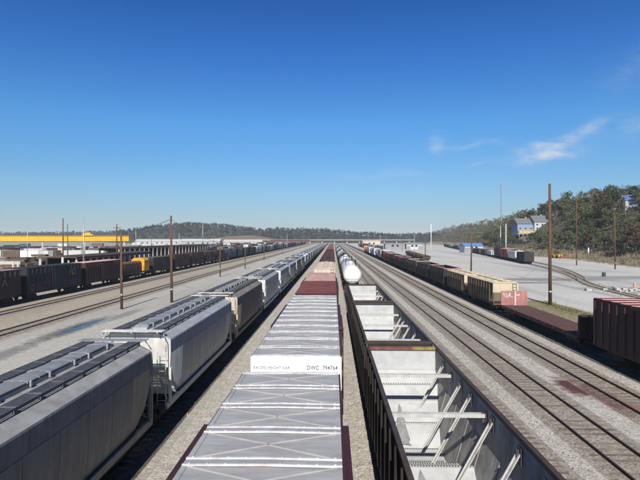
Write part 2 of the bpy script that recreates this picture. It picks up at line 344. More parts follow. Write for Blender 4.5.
# dry grass strip round the right-hand pole, rough irregular edge
def blob(cx, cy, rx, ry, n=40, seed=1, j=.25):
    rnd = random.Random(seed); return [(cx + rx * math.cos(t) * (1 + rnd.uniform(-j, j)), cy + ry * math.sin(t) * (1 + rnd.uniform(-j, j))) for t in [2*math.pi*k/n for k in range(n)]]
sheet_poly('grass_patch', blob(28.6, 63, 2.7, 13, seed=3), .006, grass_m, 'stuff')
sheet_poly('grass_patch', blob(-52, 148, 7, 22, seed=5), .004, grass_m, 'stuff')
sheet_poly('kerb_strip', [(24.2,20),(24.9,20),(24.9,140),(24.2,140)], .005, concrete)
sheet_poly('concrete_slab', [(52,84),(66,84),(68,95),(55,97)], .004, concrete)

# puddle and its wet streak
pud = bpy.data.materials.new('puddle_water'); pud.use_nodes = True
pb = pud.node_tree.nodes['Principled BSDF']; pb.inputs['Base Color'].default_value = (.03, .03, .03, 1); pb.inputs['Roughness'].default_value = .12; pb.inputs['IOR'].default_value = 1.6
o = sheet_poly('puddle', blob(-25.75, 51.4, .48, 4.4, 70, 9, .3), .005, pud)
o['label'] = 'long narrow puddle mirroring the blue sky beside the left tracks'

# ------------------------------------------------------------------ tracks
TIE = MB().box(-1.28, 1.28, -.11, .11, 0, .07).mesh('tie', tie_m)
def rail_mesh(x, y0, y1):
    b = MB(); b.box(x - .07, x + .07, y0, y1, .05, .07); b.box(x - .018, x + .018, y0, y1, .0701, .125); b.box(x - .036, x + .036, y0, y1, .1251, .158)
    b.face([(x - .024, y0, .1605), (x + .024, y0, .1605), (x + .024, y1, .1605), (x - .024, y1, .1605)], 1)
    return b.mesh('rail', steel, railtop)
def track(X, label, y0=-15, y1=900, bed=True, ind=0, ind0=16., rot=0., loc=None, grimy=False):  # grimy picks the wider bed with under-car shade in its colour
    t = thing('railway_track', label, 'railway track', [], loc or (X, 0, 0), rot, 'parallel railway tracks of the yard')
    for s in (-1, 1): place(N('rail', rail_mesh(s * .7525, y0, y1)), t)
    if bed: place(N('track_bed', MB().extr([(-1.9 if grimy else -1.6, .0), (1.9 if grimy else 1.6, .0), (1.25, .05), (-1.25, .05)], y0, y1).mesh('track_bed', shaded_bed if grimy else bed_m)), t)
    rnd = random.Random(int(X * 10)); b = MB(); y = y0 + .3; k = 0
    while y < min(y1, 260):
        if ind and y > ind0 and k < ind:
            place(N('tie', TIE, (rnd.uniform(-.06, .06), y, -.012 + rnd.uniform(-.012, .008)), rnd.uniform(-.03, .03)), t); k += 1
        else:
            j = rnd.uniform(-.05, .05); dz = rnd.uniform(-.012, .008) - .012
            b.box(-1.28 + j, 1.28 + j, y - .11, y + .11, dz, dz + .07)
        y += .56
    place(N('tie_row', b.mesh('tie_row', tie_m), kind='stuff'), t)
    return t
TX_BOX, TX_HOP, TX_COV, TX_C, TX_L = -1.22, 3.24, -9.3, 20.9, -44.7
track(11.84, 'empty track nearest the open hopper cars, wooden ties in pale ballast', ind=120)
track(16.38, 'empty track with a red spill on its ballast', ind=110, ind0=20)
track(7.75, 'track hidden beside the open hopper cars, seen again beyond them')
track(TX_BOX, 'track under the silver roofed boxcars')
track(TX_HOP, 'track under the open hopper cars and tank cars')
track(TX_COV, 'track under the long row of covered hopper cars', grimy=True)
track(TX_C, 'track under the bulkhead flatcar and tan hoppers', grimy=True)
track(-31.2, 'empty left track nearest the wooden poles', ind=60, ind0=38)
track(-39.5, 'empty left track nearest the dark boxcars')
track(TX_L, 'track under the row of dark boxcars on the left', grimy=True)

rs = random.Random(77); b = MB()
for k in range(7000):
    d = 12 + 50*rs.random()**1.6; x = rs.choice((rs.uniform(-8.5, -4.5), rs.uniform(9.2, 10.4), rs.uniform(13.4, 14.9), rs.uniform(17.8, 19.3), rs.uniform(0.3, 1.9)))
    if 13.3 < x < 16 and 23 < d < 35: continue
    r = rs.uniform(.018, .05); c = Vector((x, d, r*.4)); a = rs.random()*6.28
    p = [c + Vector((math.cos(a + q*2.094)*r*rs.uniform(.8, 1.3), math.sin(a + q*2.094)*r*rs.uniform(.8, 1.3), -r*.5)) for q in range(3)]; t = c + Vector((rs.uniform(-.3, .3)*r, rs.uniform(-.3, .3)*r, r*.8)); m = rs.choice((0, 1, 1, 1, 2))
    for q in range(3): b.face([p[q], p[(q+1) % 3], t], m)
struct('loose_stones', b.mesh('loose_stones', concrete, mat('grey_stone', (.24, .215, .18), .95), mat('dark_stone', (.09, .08, .07), .95)), kind='stuff', label='loose ballast stones lying on the gravel')
# ------------------------------------------------------------------ rolling stock
WS = MB()
WS.tube((-.85, 0, 0), (.85, 0, 0), .07, n=8)
for s in (-1, 1):
    WS.tube((s*.69, 0, 0), (s*.82, 0, 0), .44, n=20); WS.tube((s*.66, 0, 0), (s*.69, 0, 0), .47, n=20)
WSM = WS.mesh('wheelset', wheel_m)
TRK = MB()
for s in (-1, 1):
    x0, x1 = (s*.93, s*1.07) if s > 0 else (s*1.07, s*.93)
    TRK.extr([(-1.15, .42), (-.75, .40), (-.35, .22), (.35, .22), (.75, .40), (1.15, .42), (1.15, .60), (.6, .78), (-.6, .78), (-1.15, .60)], x0, x1, axis='x')
TRK.box(-.925, .925, -.2, .2, .45, .75)
TRKM = TRK.mesh('truck', under)
def truck(y): return N('truck', TRKM, (0, y, 0), kids=[N('wheelset', WSM, (0, s*.88, .47)) for s in (-1, 1)])
def truck_lo(y): return N('truck', truck_lo_m(), (0, y, 0))
@cached
def truck_lo_m():
    b = MB()
    for s in (-1, 1):
        b.box(min(s*.9, s*1.05), max(s*.9, s*1.05), -1.15, 1.15, .35, .68)
        for q in (-1, 1): b.tube((s*.68, q*.88, .47), (s*.84, q*.88, .47), .46, n=12)
    b.box(-.89, .89, -.2, .2, .45, .75)
    return b.mesh('truck', wheel_m)
@cached
def coupler_m():
    b = MB(); b.box(-.09, .09, 0, .55, .78, .98); b.box(-.17, .17, .5, .8, .72, 1.04); return b.mesh('coupler', under)
def couplers(L): return [N('coupler', coupler_m(), (0, L/2, 0)), N('coupler', coupler_m(), (0, -L/2, 0), math.pi)]
@cached
def ladder_m(h, wd=.42, n=0, thick=.022):
    b = MB(); n = n or int(h / .33)
    for s in (-1, 1): b.box(s*wd/2 - thick, s*wd/2 + thick, -thick, thick, 0, h)
    for k in range(n): z = .12 + k * (h - .2) / max(1, n - 1); b.box(-wd/2, wd/2, -.012, .012, z - .012, z + .012)
    return b.mesh('ladder', under)

# --- boxcars
@cached
def roof_panel_m(W, P, m):
    """one diagonal-panel roof sheet: low peak with four raised creases that run from the corners to the middle"""
    b = MB(); hw, hp, pk = W/2, P/2, .018
    b.extr([(-hw, -.03), (hw, -.03), (hw, 0), (0, pk), (-hw, 0)], -hp, hp)
    def z(x): return pk * (1 - abs(x) / hw)
    for sx in (-1, 1):
        for sy in (-1, 1):
            x0, y0, x1, y1 = sx*hw*.93, sy*(hp - .16), sx*.02, sy*.03
            d = Vector((x1 - x0, y1 - y0, 0)).normalized(); nrm = Vector((-d.y, d.x, 0)) * .026
            A, B = Vector((x0, y0, z(x0) + .002)), Vector((x1, y1, z(x1) + .002)); up = Vector((0, 0, .016))
            b.face([A - nrm, B - nrm, B + up, A + up] if sx*sy > 0 else [A - nrm, A + up, B + up, B - nrm], 0)
            b.face([A + up, B + up, B + nrm, A + nrm] if sx*sy > 0 else [A + up, A + nrm, B + nrm, B + up], 0)
    for s in (-1, 1):                                 # folded pan ends along both eaves
        x0, x1 = (hw*.93, hw) if s > 0 else (-hw, -hw*.93)
        b.box(x0, x1, -hp + .1, hp - .1, .0, .018 + z(hw*.93) )
    return b.mesh('roof_panel', m)
@cached
def roof_rib_m(W, m, wide=.13):
    b = MB(); hw, pk = W/2, .018
    for s in (-1, 1):
        for (dy) in (-wide, wide):
            (xa, za), (xb, zb) = (0, pk), (s*hw, 0)
            pr = [(-.05, 0), (-.022, .026), (.022, .026), (.05, 0)]
            A = [(xa, dy + p, za + q + .006) for p, q in pr]; B = [(xb, dy + p, zb + q + .006) for p, q in pr]
            for k in range(3): b.face([A[k], A[k+1], B[k+1], B[k]] if s < 0 else [A[k+1], A[k], B[k], B[k+1]])
            b.face(B if s < 0 else B[::-1])
        wq = wide - .05; q = [(0, -wq, pk+.012), (0, wq, pk+.012), (s*hw, wq, .012), (s*hw, -wq, .012)]
        b.face(q[::-1] if s < 0 else q, 1)
    for k in range(9):
        for dy in (-wide, wide): x = -hw + .12 + (W - .24)*k/8; b.box(x - .018, x + .018, dy - .018, dy + .018, .03, .052)
    return b.mesh('roof_rib', m, silver_mid if m is silver_b else m)
@cached
def box_body_m(L, W, top, m, m2=None):
    b = MB(); hw = W/2
    b.box(-hw, hw, -L/2, L/2, 1.02, top); b.box(-hw + .12, hw - .12, -L/2 + .3, L/2 - .3, .86, 1.02)
    b.box(-.25, .25, -L/2, L/2, .7, .86)
    return b.mesh('body', m)
@cached
def post_m(h, m, wd=.09, dp=.07): return MB().extr([(-wd, 0), (wd, 0), (wd*.6, dp), (-wd*.6, dp)], 0, h, axis='y').mesh('side_post', m)
@cached
def side_post_m(h, m, wd=.09, dp=.07):
    b = MB()                                          # stands against a wall at x=0, proud towards +x
    pr = [(0, -wd), (dp, -wd*.6), (dp, wd*.6), (0, wd)]
    for k in range(3):
        (xa, ya), (xb, yb) = pr[k], pr[k+1]; b.face([(xa, ya, 0), (xb, yb, 0), (xb, yb, h), (xa, ya, h)])
    b.face([(x, y, h) for x, y in pr]); b.face([(x, y, 0) for x, y in pr][::-1])
    return b.mesh('side_post', m)
@cached
def end_corr_m(W, z0, z1, m, n=9):
    b = MB(); hz = (z1 - z0) / n; hw = W/2 - .12
    for k in range(n):
        z = z0 + hz * (k + .5); b.extr([(0, z - hz*.33), (.06, z - hz*.16), (.06, z + hz*.16), (0, z + hz*.33)], -hw, hw, axis='x')
    b.v = [(x, y, z) for x, y, z in b.v]
    return b.mesh('end_corrugation', m)
@cached
def door_m(wd, h, m):
    b = MB(); b.box(0, .13, -wd/2, wd/2, 0, h)
    for k in range(5): z = h * (k + .5) / 5; b.box(.13, .165, -wd/2 + .08, wd/2 - .08, z - .07, z + .07)
    for k in (-.3, .3): b.tube((.19, wd*k, .1), (.19, wd*k, h - .1), .02, n=6)
    return b.mesh('door', m)
def boxcar(L, W, top, body, roof, rib, pitch=1.45, doorw=4.8, posts=0, lod=0, roof2=None, text=None, plate=None, door=None, marks=()):
    """car local frame: rail top z=0, along y, middle at origin"""
    door = door or body; hw = W/2
    if lod >= 2:
        b = MB(); b.box(-hw, hw, -L/2, L/2, 1.0, top, 0)
        b.extr([(-hw+.04, top+.003), (hw-.04, top+.003), (0, top + .07)], -L/2+.03, L/2-.03, 1)
        for k in range(int(L/1.7)): y = -L/2 + .8 + k*1.7; b.box(-hw - .05, hw + .05, y - .07, y + .07, 1.05, top - .08, 0)
        for s in (-1, 1): b.box(-hw - .09, hw + .09, -1.4, 1.4, 1.15, top - .25, 3)
        for s in (-1, 1): b.box(-1.05, 1.05, s*(L/2 - 2) - 1.2, s*(L/2 - 2) + 1.2, .06, .9, 2)
        b.box(-.2, .2, -L/2 - .55, L/2 + .55, .75, .98, 2)
        return b.mesh('boxcar', body, roof, under, door)
    ns = [N('body', box_body_m(L, W, top - .05, body))]
    n = max(2, round(L / pitch)); P = L / n; RW = W - .1
    for k in range(n):
        y = -L/2 + P * (k + .5)
        ns.append(N('roof_panel', roof_panel_m(RW, round(P - .005, 3), roof2 if (roof2 and k > n*.47) else roof), (0, y, top - .02)))
        if k: ns.append(N('roof_rib', roof_rib_m(RW, roof2 if (roof2 and k > n*.47) else rib), (0, -L/2 + P * k, top - .015)))
    for s in (-1, 1): ns.append(N('roof_rib', roof_rib_m(RW, rib, .05), (0, s*(L/2 - .14), top - .015)))
    for s in (1, -1): ns.append(N('door', door_m(doorw, top - 1.35, door), (s*(hw + .002), 0, 1.08), 0 if s > 0 else math.pi,
                                  kids=[N('door_track', MB().box(.131, .19, -doorw*.5, doorw*.5, top - 1.5, top - 1.40).mesh('door_track', body))]))
    for s in (1, -1): x0, x1 = sorted((s*(hw + .003), s*(hw + .125))); ns.append(N('door_rail', MB().box(x0, x1, -doorw*.52, doorw*1.04, top - .26, top - .10).mesh('door_rail', body)))
    for s in (1, -1):
        m = end_corr_m(W, 1.2, top - .75, body)
        ns.append(N('end_panel', m, (0, s*(L/2 + .001), 0), 0 if s > 0 else math.pi))
    ns[-1].rot = math.pi
    if posts:
        for s in (1, -1):
            for k in range(posts):
                y = -L/2 + .25 + (L - .5) * k / (posts - 1)
                if abs(y) < doorw/2 + .15: continue
                ns.append(N('side_post', side_post_m(round(top - 1.25, 2), body), (s*(hw + .001), y, 1.06), 0 if s > 0 else math.pi))
    ns.append(N('ladder', ladder_m(round(top - 1.5, 2)), (-hw + .35, -L/2 - .1, .9))); ns.append(N('ladder', ladder_m(round(top - 1.5, 2)), (hw - .35, L/2 + .1, .9)))
    tr = truck if lod == 0 else truck_lo
    ns += [tr(L/2 - 2.1), tr(-L/2 + 2.1)] + couplers(L)
    return ns
def fontmesh(txt, size, m, name='lettering', bold=.0, sx=1.):
    c = bpy.data.curves.new(name, 'FONT'); c.body = txt; c.size = size; c.extrude = .002; c.offset = bold; c.space_character = 1.06
    t = bpy.data.objects.new(name, c); col.objects.link(t)
    me = bpy.data.meshes.new_from_object(t.evaluated_get(bpy.context.evaluated_depsgraph_get()))
    bpy.data.objects.remove(t); me.name = name; me.materials.clear(); me.materials.append(m); me.transform(Matrix.Scale(sx, 4, (1, 0, 0)))
    me.transform(Matrix.Rotation(R(90), 4, 'X')); return me

# the near boxcar and its neighbours
zr = .16
G_BOX = 'boxcars and gondolas on the track below the camera'
Lb = 17.8
thing('boxcar', 'silver roofed maroon boxcar, nearest the camera, filling the bottom of the picture', 'boxcar',
      boxcar(Lb, 2.86, 5.1 - zr, maroon, silver, silver_b), (TX_BOX, 14.7 - Lb/2, zr), group=G_BOX)
b2 = boxcar(Lb, 3.02, 5.1 - zr, maroon, silver, silver_b)
top2 = 5.1 - zr
plate = N('end_plate', MB().box(-1.5, 1.5, -.03, 0, top2 - 1.1, top2 + .012).mesh('end_plate', white), (0, -Lb/2 - .004, 0), label='white end band with grey lettering')
for txt, sz, x, z, bd, sx in (('EXCESS HEIGHT CAR', .125, -1.40, top2 - .40, .0015, .97), ('DWC  794764', .19, .36, top2 - .415, .0035, .84)):
    c = fontmesh(txt, sz, ink, bold=bd, sx=sx); plate.kids.append(N('lettering', c, (x, -.033, z)))
b2.append(plate)
o = thing('boxcar', 'silver roofed boxcar with white EXCESS HEIGHT CAR band on its end', 'boxcar', b2, (TX_BOX, 16.62 + Lb/2, zr), group=G_BOX)
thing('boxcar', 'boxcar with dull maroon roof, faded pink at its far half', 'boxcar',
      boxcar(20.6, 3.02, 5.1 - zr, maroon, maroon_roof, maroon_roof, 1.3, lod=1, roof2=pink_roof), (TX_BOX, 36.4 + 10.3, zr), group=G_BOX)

# --- covered hoppers with curved sides and trough hatches
def cov_prof(W, top):
    hw = W/2
    return [(-hw*.62, 1.05), (hw*.62, 1.05), (hw*.88, 1.22), (hw*.95, 1.9), (hw*.985, 2.8), (hw, 3.45), (hw, top - .42), (hw*.985, top - .36), (hw*.72, top - .13), (hw*.3, top - .03),
            (-hw*.3, top - .03), (-hw*.72, top - .13), (-hw*.985, top - .36), (-hw, top - .42), (-hw, 3.45), (-hw*.985, 2.8), (-hw*.95, 1.9), (-hw*.88, 1.22)]
@cached
def cov_body_m(L, W, top, side, roof, endm):
    b = MB(); pr = cov_prof(W, top); mats = [2, 0, 0, 0, 0, 0, 0, 1, 1, 1, 1, 1, 0, 0, 0, 0, 0, 0]
    # ends slope in below the roof
    n = len(pr); i = len(b.v); rows = []
    for s in (-1, 1):
        for (a, z) in pr:
            inset = max(0, (2.3 - z)) * 1.25
            b.v.append((a, s*(L/2 - .55 - inset), z))
    for k in range(n):
        j = (k + 1) % n; b.f.append((k, j, n + j, n + k)); b.m.append(mats[k]); b.s.append(k in (2, 3, 4, 13, 14, 15, 16))
    b.f.append(tuple(reversed(range(n)))); b.m.append(3); b.s.append(False)
    b.f.append(tuple(n + k for k in range(n))); b.m.append(3); b.s.append(False)
    return b.mesh('body', side, roof, under, endm)
@cached
def cov_panel_m(W, top, wd, m):
    b = MB(); pr = cov_prof(W, top)[2:6]; d = .014
    for k in range(3):
        (x0, z0), (x1, z1) = pr[k], pr[k+1]
        b.face([(x0 + d, -wd/2, z0), (x0 + d, wd/2, z0), (x1 + d, wd/2, z1), (x1 + d, -wd/2, z1)], 0, True)
    for s in (-1, 1):
        pts = [(x + d, s*wd/2, z) for x, z in pr] + [(x - .02, s*wd/2, z) for x, z in reversed(pr)]; b.face(pts if s < 0 else pts[::-1])
    (x0, z0), (x1, z1) = pr[0], pr[-1]
    b.face([(x1 + d, -wd/2, z1), (x1 + d, wd/2, z1), (x1 - .02, wd/2, z1), (x1 - .02, -wd/2, z1)])
    return b.mesh('side_panel', m)
@cached
def cov_end_m(W, top, m):
    """end bulkhead rim: shaped white frame at the car end, with corner posts down to the platform"""
    b = MB(); hw = W/2
    out = [p for p in cov_prof(W, top) if p[1] > 2.9]
    b.extr([(hw*.985, 2.8), (hw + .01, 3.45), (hw + .012, top - .42), (hw*.99, top - .345), (hw*.72, top - .11), (hw*.3, top - .01), (-hw*.3, top - .01), (-hw*.72, top - .11), (-hw*.99, top - .345),
            (-hw - .012, top - .42), (-hw - .01, 3.45), (-hw*.985, 2.8)], 0, .06)
    for s in (-1, 1):
        b.extr([(s*hw*.97 - .09, 1.1), (s*hw*.97 + .03, 1.1), (s*hw*.97 + .03, 2.795), (s*hw*.97 - .09, 2.795)], 0, .09)
        b.bar((s*hw*.9, .05, 1.3), (s*hw*.4, -.9, 2.4), .06, .06)
    return b.mesh('end_frame', m)
@cached
def cov_platform_m(W, m):
    b = MB(); hw = W/2 * .92; b.box(-hw, hw, -.35, .35, .98, 1.05); b.box(-.3, .3, -2.3, .35, .74, .97)
    return b.mesh('end_platform', m)
@cached
def cov_sill_m(L, W, m): 
    b = MB(); hw = W/2*.93
    for s in (-1, 1): b.box(s*hw - .06, s*hw + .06, -L/2 + .2, L/2 - .2, .93, 1.21)
    return b.mesh('side_sill', m)
@cached
def bay_m(W):
    b = MB(); hw = W/2*.7
    v = [(-hw,-1.5,1.06),(hw,-1.5,1.06),(hw,1.5,1.06),(-hw,1.5,1.06),(-.45,-.35,.42),(.45,-.35,.42),(.45,.35,.42),(-.45,.35,.42)]
    b.v += v
    for f in ((0,4,5,1),(1,5,6,2),(2,6,7,3),(3,7,4,0),(4,7,6,5)): b.f.append(f); b.m.append(0); b.s.append(False)
    return b.mesh('discharge_bay', under)
@cached
def hatch_m_(ln, m):
    b = MB(); pr = []
    hw = .31
    b.extr([(-hw, 0), (hw, 0), (hw + .03, .07), (hw*.85, .105), (0, .115), (-hw*.85, .105), (-hw - .03, .07)], -ln/2, ln/2)
    for y in (-ln*.28, ln*.28): b.extr([(-hw-.05, .02), (hw+.05, .02), (hw+.06, .09), (hw*.85, .128), (0, .138), (-hw*.85, .128), (-hw-.06, .09)], y - .035, y + .035)
    return b.mesh('hatch_cover', m)
@cached
def latch_m(m):
    b = MB(); b.box(-.03, .03, -.04, .04, 0, .15); b.box(-.14, .03, -.025, .025, .151, .18); return b.mesh('latch', m)
@cached
def coaming_m(L, m): return MB().box(-.34, .34, -L/2 + 1.1, L/2 - 1.1, 0, .12).mesh('hatch_coaming', m)
@cached
def runboard_m(L, m, m2):
    b = MB()
    for k in range(7): x = -.195 + k * .065; b.box(x - .018, x + .018, -L/2 + .5, L/2 - .5, .0, .035)
    n = int(L / 1.25)
    for k in range(n + 1):
        y = -L/2 + .55 + (L - 1.1) * k / n; b.box(-.235, .235, y - .03, y + .03, -.12, .045, 1)
    for s in (-.225, .225): b.box(s - .014, s + .014, -L/2 + .5, L/2 - .5, -.02, .05, 1)
    return b.mesh('running_board', m, m2)
@cached
def crossover_m(m):
    b = MB()
    for k in range(5): y = -.22 + k*.11; b.box(-1.42, 1.42, y - .03, y + .03, 0, .03)
    for x in (-1.2, 0, 1.2): b.box(x - .03, x + .03, -.25, .25, -.05, 0)
    return b.mesh('crossover_platform', m)
@cached
def cov_rail_m(W, top, m, s):
    """bent grab rails at the roof end"""
    b = MB(); hw = W/2
    p = [(s*hw*.94, 0, 1.1), (s*hw*.94, 0, 3.6), (s*hw*.93, .06, top - .35), (s*hw*.80, .2, top + .06)]
    for a, c in zip(p, p[1:]): b.tube(a, c, .022, n=6)
    for k in range(7): z = 1.35 + k*.34; b.tube((s*hw*.94, 0, z), (s*(hw*.94 - .4), 0, z), .014, n=5)
    b.tube((s*(hw*.94 - .4), 0, 1.1), (s*(hw*.94 - .4), 0, 3.6), .02, n=6)
    return b.mesh('ladder', m)
def covered_hopper(L, W, top, side, roof, endm, hatch, latch=True, lod=0):
    if lod >= 2:
        pr = cov_prof(W, top); b = MB(); mats = [2, 0, 0, 0, 0, 0, 0, 1, 1, 1, 1, 1, 0, 0, 0, 0, 0, 0]
        b.extr(pr, -L/2 + .5, L/2 - .5, 3, mats); b.box(-.33, .33, -L/2 + 1.2, L/2 - 1.2, top - .04, top + .22, 4)
        for s in (-1, 1):
            b.box(s*.97 - .23, s*.97 + .23, -L/2 + .5, L/2 - .5, top - .06, top + .03, 4)
            b.box(-1.05, 1.05, s*(L/2 - 2) - 1.2, s*(L/2 - 2) + 1.2, .06, .9, 2)
        b.box(-.2, .2, -L/2 - .5, L/2 + .5, .75, .98, 2)
        return b.mesh('covered_hopper', side, roof, under, endm, hatch)
    ns = [N('body', cov_body_m(L, W, top, side, roof, endm))]
    for s in (1, -1):
        ns.append(N('end_frame', cov_end_m(W, top, endm), (0, s*(L/2 - .545), 0), 0 if s > 0 else math.pi))
        ns.append(N('end_platform', cov_platform_m(W, under), (0, s*(L/2 - .36), 0), 0 if s > 0 else math.pi))
        for q in (-1, 1): ns.append(N('ladder', cov_rail_m(W, top, galv, q), (0, s*(L/2 - .12), 0), math.pi if s > 0 else 0))
        ns.append(N('running_board', runboard_m(L, grate, grate), (s*.97, 0, top + .02)))
        ns.append(N('crossover_platform', crossover_m(dull_white if endm is not gray_side else hatch), (0, s*(L/2 - .3), top + .06)))
        ns.append(N('side_sill', cov_sill_m(L, W, side), (0, 0, 0))) if s > 0 else None
    np_ = 8; pw = (L - 1.4) / np_
    if lod == 0:
        for s in (1, -1):
            for k in range(np_):
                y = -L/2 + .7 + pw*(k + .5)
                lim = L/2 - .6
                if k in (0, np_-1): continue
                ns.append(N('side_panel', cov_panel_m(W, top, round(pw - .03, 3), side), (0, y, 0), 0 if s > 0 else math.pi))
    ns.append(N('hatch_coaming', coaming_m(L, roof), (0, 0, top - .028)))
    nh = 5; hl = (L - 2.6) / nh
    for k in range(nh):
        y = -L/2 + 1.3 + hl*(k + .5); ns.append(N('hatch_cover', hatch_m_(round(hl - .08, 3), hatch), (0, y, top + .095)))
        if latch and lod == 0:
            for q in (-.3, .3): ns.append(N('latch', latch_m(galv), (.40, y + q*hl, top + .02)))
    for k in (-1, 0, 1): ns.append(N('discharge_bay', bay_m(W), (0, k*3.4, 0)))
    tr = truck if lod == 0 else truck_lo
    ns += [tr(L/2 - 2.0), tr(-L/2 + 2.0)] + couplers(L)
    return ns
G_COV = 'covered hopper cars in the long left row'
ORD = ['first', 'second', 'third', 'fourth', 'fifth', 'sixth', 'seventh', 'eighth', 'ninth', 'tenth', 'eleventh', 'twelfth', 'thirteenth', 'fourteenth', 'fifteenth', 'sixteenth',
       'seventeenth', 'eighteenth', 'nineteenth', 'twentieth'] + ['twenty-' + k for k in ('first', 'second', 'third', 'fourth', 'fifth', 'sixth', 'seventh', 'eighth', 'ninth')] + ['thirtieth'] + ['thirty-' + k for k in ('first', 'second', 'third', 'fourth', 'fifth', 'sixth', 'seventh', 'eighth', 'ninth')] + ['fortieth'] + ['forty-' + k for k in ('first', 'second', 'third', 'fourth', 'fifth', 'sixth', 'seventh', 'eighth', 'ninth')]
Wc, Tc = 3.36, 4.62 - zr
COVLIST = [(gray_side, gray_roof, gray_side, 'grey covered hopper nearest the camera with dark grated roof walkway'),
           (blue_side, blue_roof, dull_white, 'pale blue covered hopper with white end and white hatch latches'),
           (brown_side, brown_roof, cream, 'grimy brown covered hopper with a tan end'),
           (blue_side, gray_roof, white, 'blue covered hopper with a bright white end behind the brown one'),
           (blue_side, blue_roof, white, 'second white ended blue covered hopper behind the brown one'),
           (blue_side, blue_roof, blue_side, 'all blue covered hopper, third behind the brown one'),
           (gray_side, gray_roof, dull_white, None), (blue_side, blue_roof, blue_side, None), (dull_white, white, white, None), (blue_side, gray_roof, dull_white, None)]
far_rnd = random.Random(4)
for i in range(27):
    y = 21.5 - 15.2/2 if i == 0 else 23.0 + 15.2/2 + 16.5*(i - 1)
    sd_, rf, en, lb = COVLIST[i] if i < len(COVLIST) else (far_rnd.choice((gray_side, blue_side, dull_white, brown_side)), far_rnd.choice((gray_roof, blue_roof)), dull_white, None)
    lod = 0 if i < 4 else 1 if i < 8 else 2
    cname = {id(gray_side): 'grey', id(blue_side): 'blue', id(dull_white): 'white', id(brown_side): 'brown'}[id(sd_)]
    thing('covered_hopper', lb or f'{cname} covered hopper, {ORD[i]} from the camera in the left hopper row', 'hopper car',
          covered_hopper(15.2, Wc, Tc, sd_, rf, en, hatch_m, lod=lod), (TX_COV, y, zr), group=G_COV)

# --- open top hoppers
def hop_prof(): return [(7.40, 2.7), (6.0, 1.75), (3.6, .55), (2.6, .5), (0, 1.5), (-2.6, .5), (-3.6, .55), (-6.0, 1.75), (-7.40, 2.7)]
def hop_hw(z): return .98 + .57*max(0, min(1, (z - .5)/1.9))
@cached
def hop_slope_m(L, s):
    b = MB(); ya = L/2 - .1
    a, c = (s*hop_hw(2.4), 2.4), (s*hop_hw(.3), .45)
    q = [(a[0], -ya, a[1]), (a[0], ya, a[1]), (c[0], ya, c[1]), (c[0], -ya, c[1])]; b.face(q if s < 0 else q[::-1])
    for k in range(9): y = -ya + .6 + (2*ya - 1.2)*k/8; b.bar((a[0] - s*.012, y, a[1]), (c[0] - s*.012, y, c[1]), .09, .02, up=(s, 0, .4))
    return b.mesh('side_slope', wall_in)
@cached
def hop_side_m(L, W, top):
    b = MB(); hw = W/2
    for s in (-1, 1):
        x0, x1 = sorted((s*hw, s*(hw - .03))); b.box(x0, x1, -L/2 + .06, L/2 - .06, .95, top, 0)
        x0, x1 = sorted((s*(hw - .032), s*(hw - .045))); b.box(x0, x1, -L/2 + .08, L/2 - .08, .6, top - .01, 1)
    for s in (-1, 1):
        y0, y1 = sorted((s*L/2, s*(L/2 - .05))); b.box(-hw + .05, hw - .05, y0, y1, 2.4, top, 0)
    return b.mesh('body', black, wall_in)
@cached
def hop_chord_m(L, W, top):
    b = MB(); hw = W/2
    for s in (-1, 1): x0, x1 = sorted((s*(hw + .06), s*(hw - .075))); b.box(x0, x1, -L/2, L/2, top + .001, top + .13)
    for s in (-1, 1): x0, x1 = sorted((s*(hw + .04), s*(hw - .05))); b.box(x0, x1, -L/2 + .1, L/2 - .1, .8, .945)
    return b.mesh('top_chord', chord)
@cached
def hop_endchord_m(W, top, a, c):
    b = MB(); hw = W/2 - .08
    b.box(-hw, hw*.30, -.09, .09, top + .001, top + .128, 0); b.box(hw*.301, hw, -.09, .09, top + .001, top + .126, 1)
    return b.mesh('end_chord', a, c)
@cached
def hop_sheet_m(y0, z0, y1, z1, W, seam):
    """one lining plate of the hopper floor"""
    b = MB(); h0, h1 = hop_hw(z0), hop_hw(z1); hw = h1; d = .03
    if y1 < y0: y0, z0, h0, y1, z1, h1 = y1, z1, h1, y0, z0, h0
    b.face([(-h0, y0, z0), (h0, y0, z0), (h1, y1, z1), (-h1, y1, z1)]); b.face([(-h0, y0, z0 - d), (-h1, y1, z1 - d), (h1, y1, z1 - d), (h0, y0, z0 - d)])
    if y1 > 0 and hw == h0: y1, z1 = y0, z0
    elif hw == h0: y1, z1 = y0, z0
    if seam:
        b.bar((-hw + .02, y1, z1 + .012), (hw - .02, y1, z1 + .012), .12, .02)
        n = 26
        for k in range(n):
            x = -hw + .12 + (2*hw - .24)*k/(n-1)
            for dy in (-.035, .035): b.box(x - .016, x + .016, y1 + dy - .016, y1 + dy + .016, z1 + .02, z1 + .042, 1)
    return b.mesh('floor_sheet', sheet, gusset_m)
@cached
def crossbar_m(W):
    b = MB(); hw = W/2 - .05; b.box(-hw, hw, -.09, .09, .115, .135); b.box(-hw, hw, -.09, -.07, .02, .1149)
    return b.mesh('cross_bar', bar_m)
@cached
def gusset_mm():
    b = MB(); b.box(-.05, .0, -.14, .14, -.24, .20); b.box(-.13, -.051, -.04, .04, -.15, .15); return b.mesh('gusset', gusset_m)
@cached
def brace_m(W):
    b = MB(); b.bar((W/2 - .09, 0, 3.35), (.22, -.0, 1.0), .03, .16, up=(0, 1, 0)); b.bar((W/2 - .09, .05, 3.35), (.22, .05, 1.0), .12, .03, up=(0, 1, 0))
    return b.mesh('brace', bar_m)
@cached
def brace_foot_m(): return MB().box(-.14, .14, -.12, .12, 0, .10).mesh('brace_foot', gusset_m)
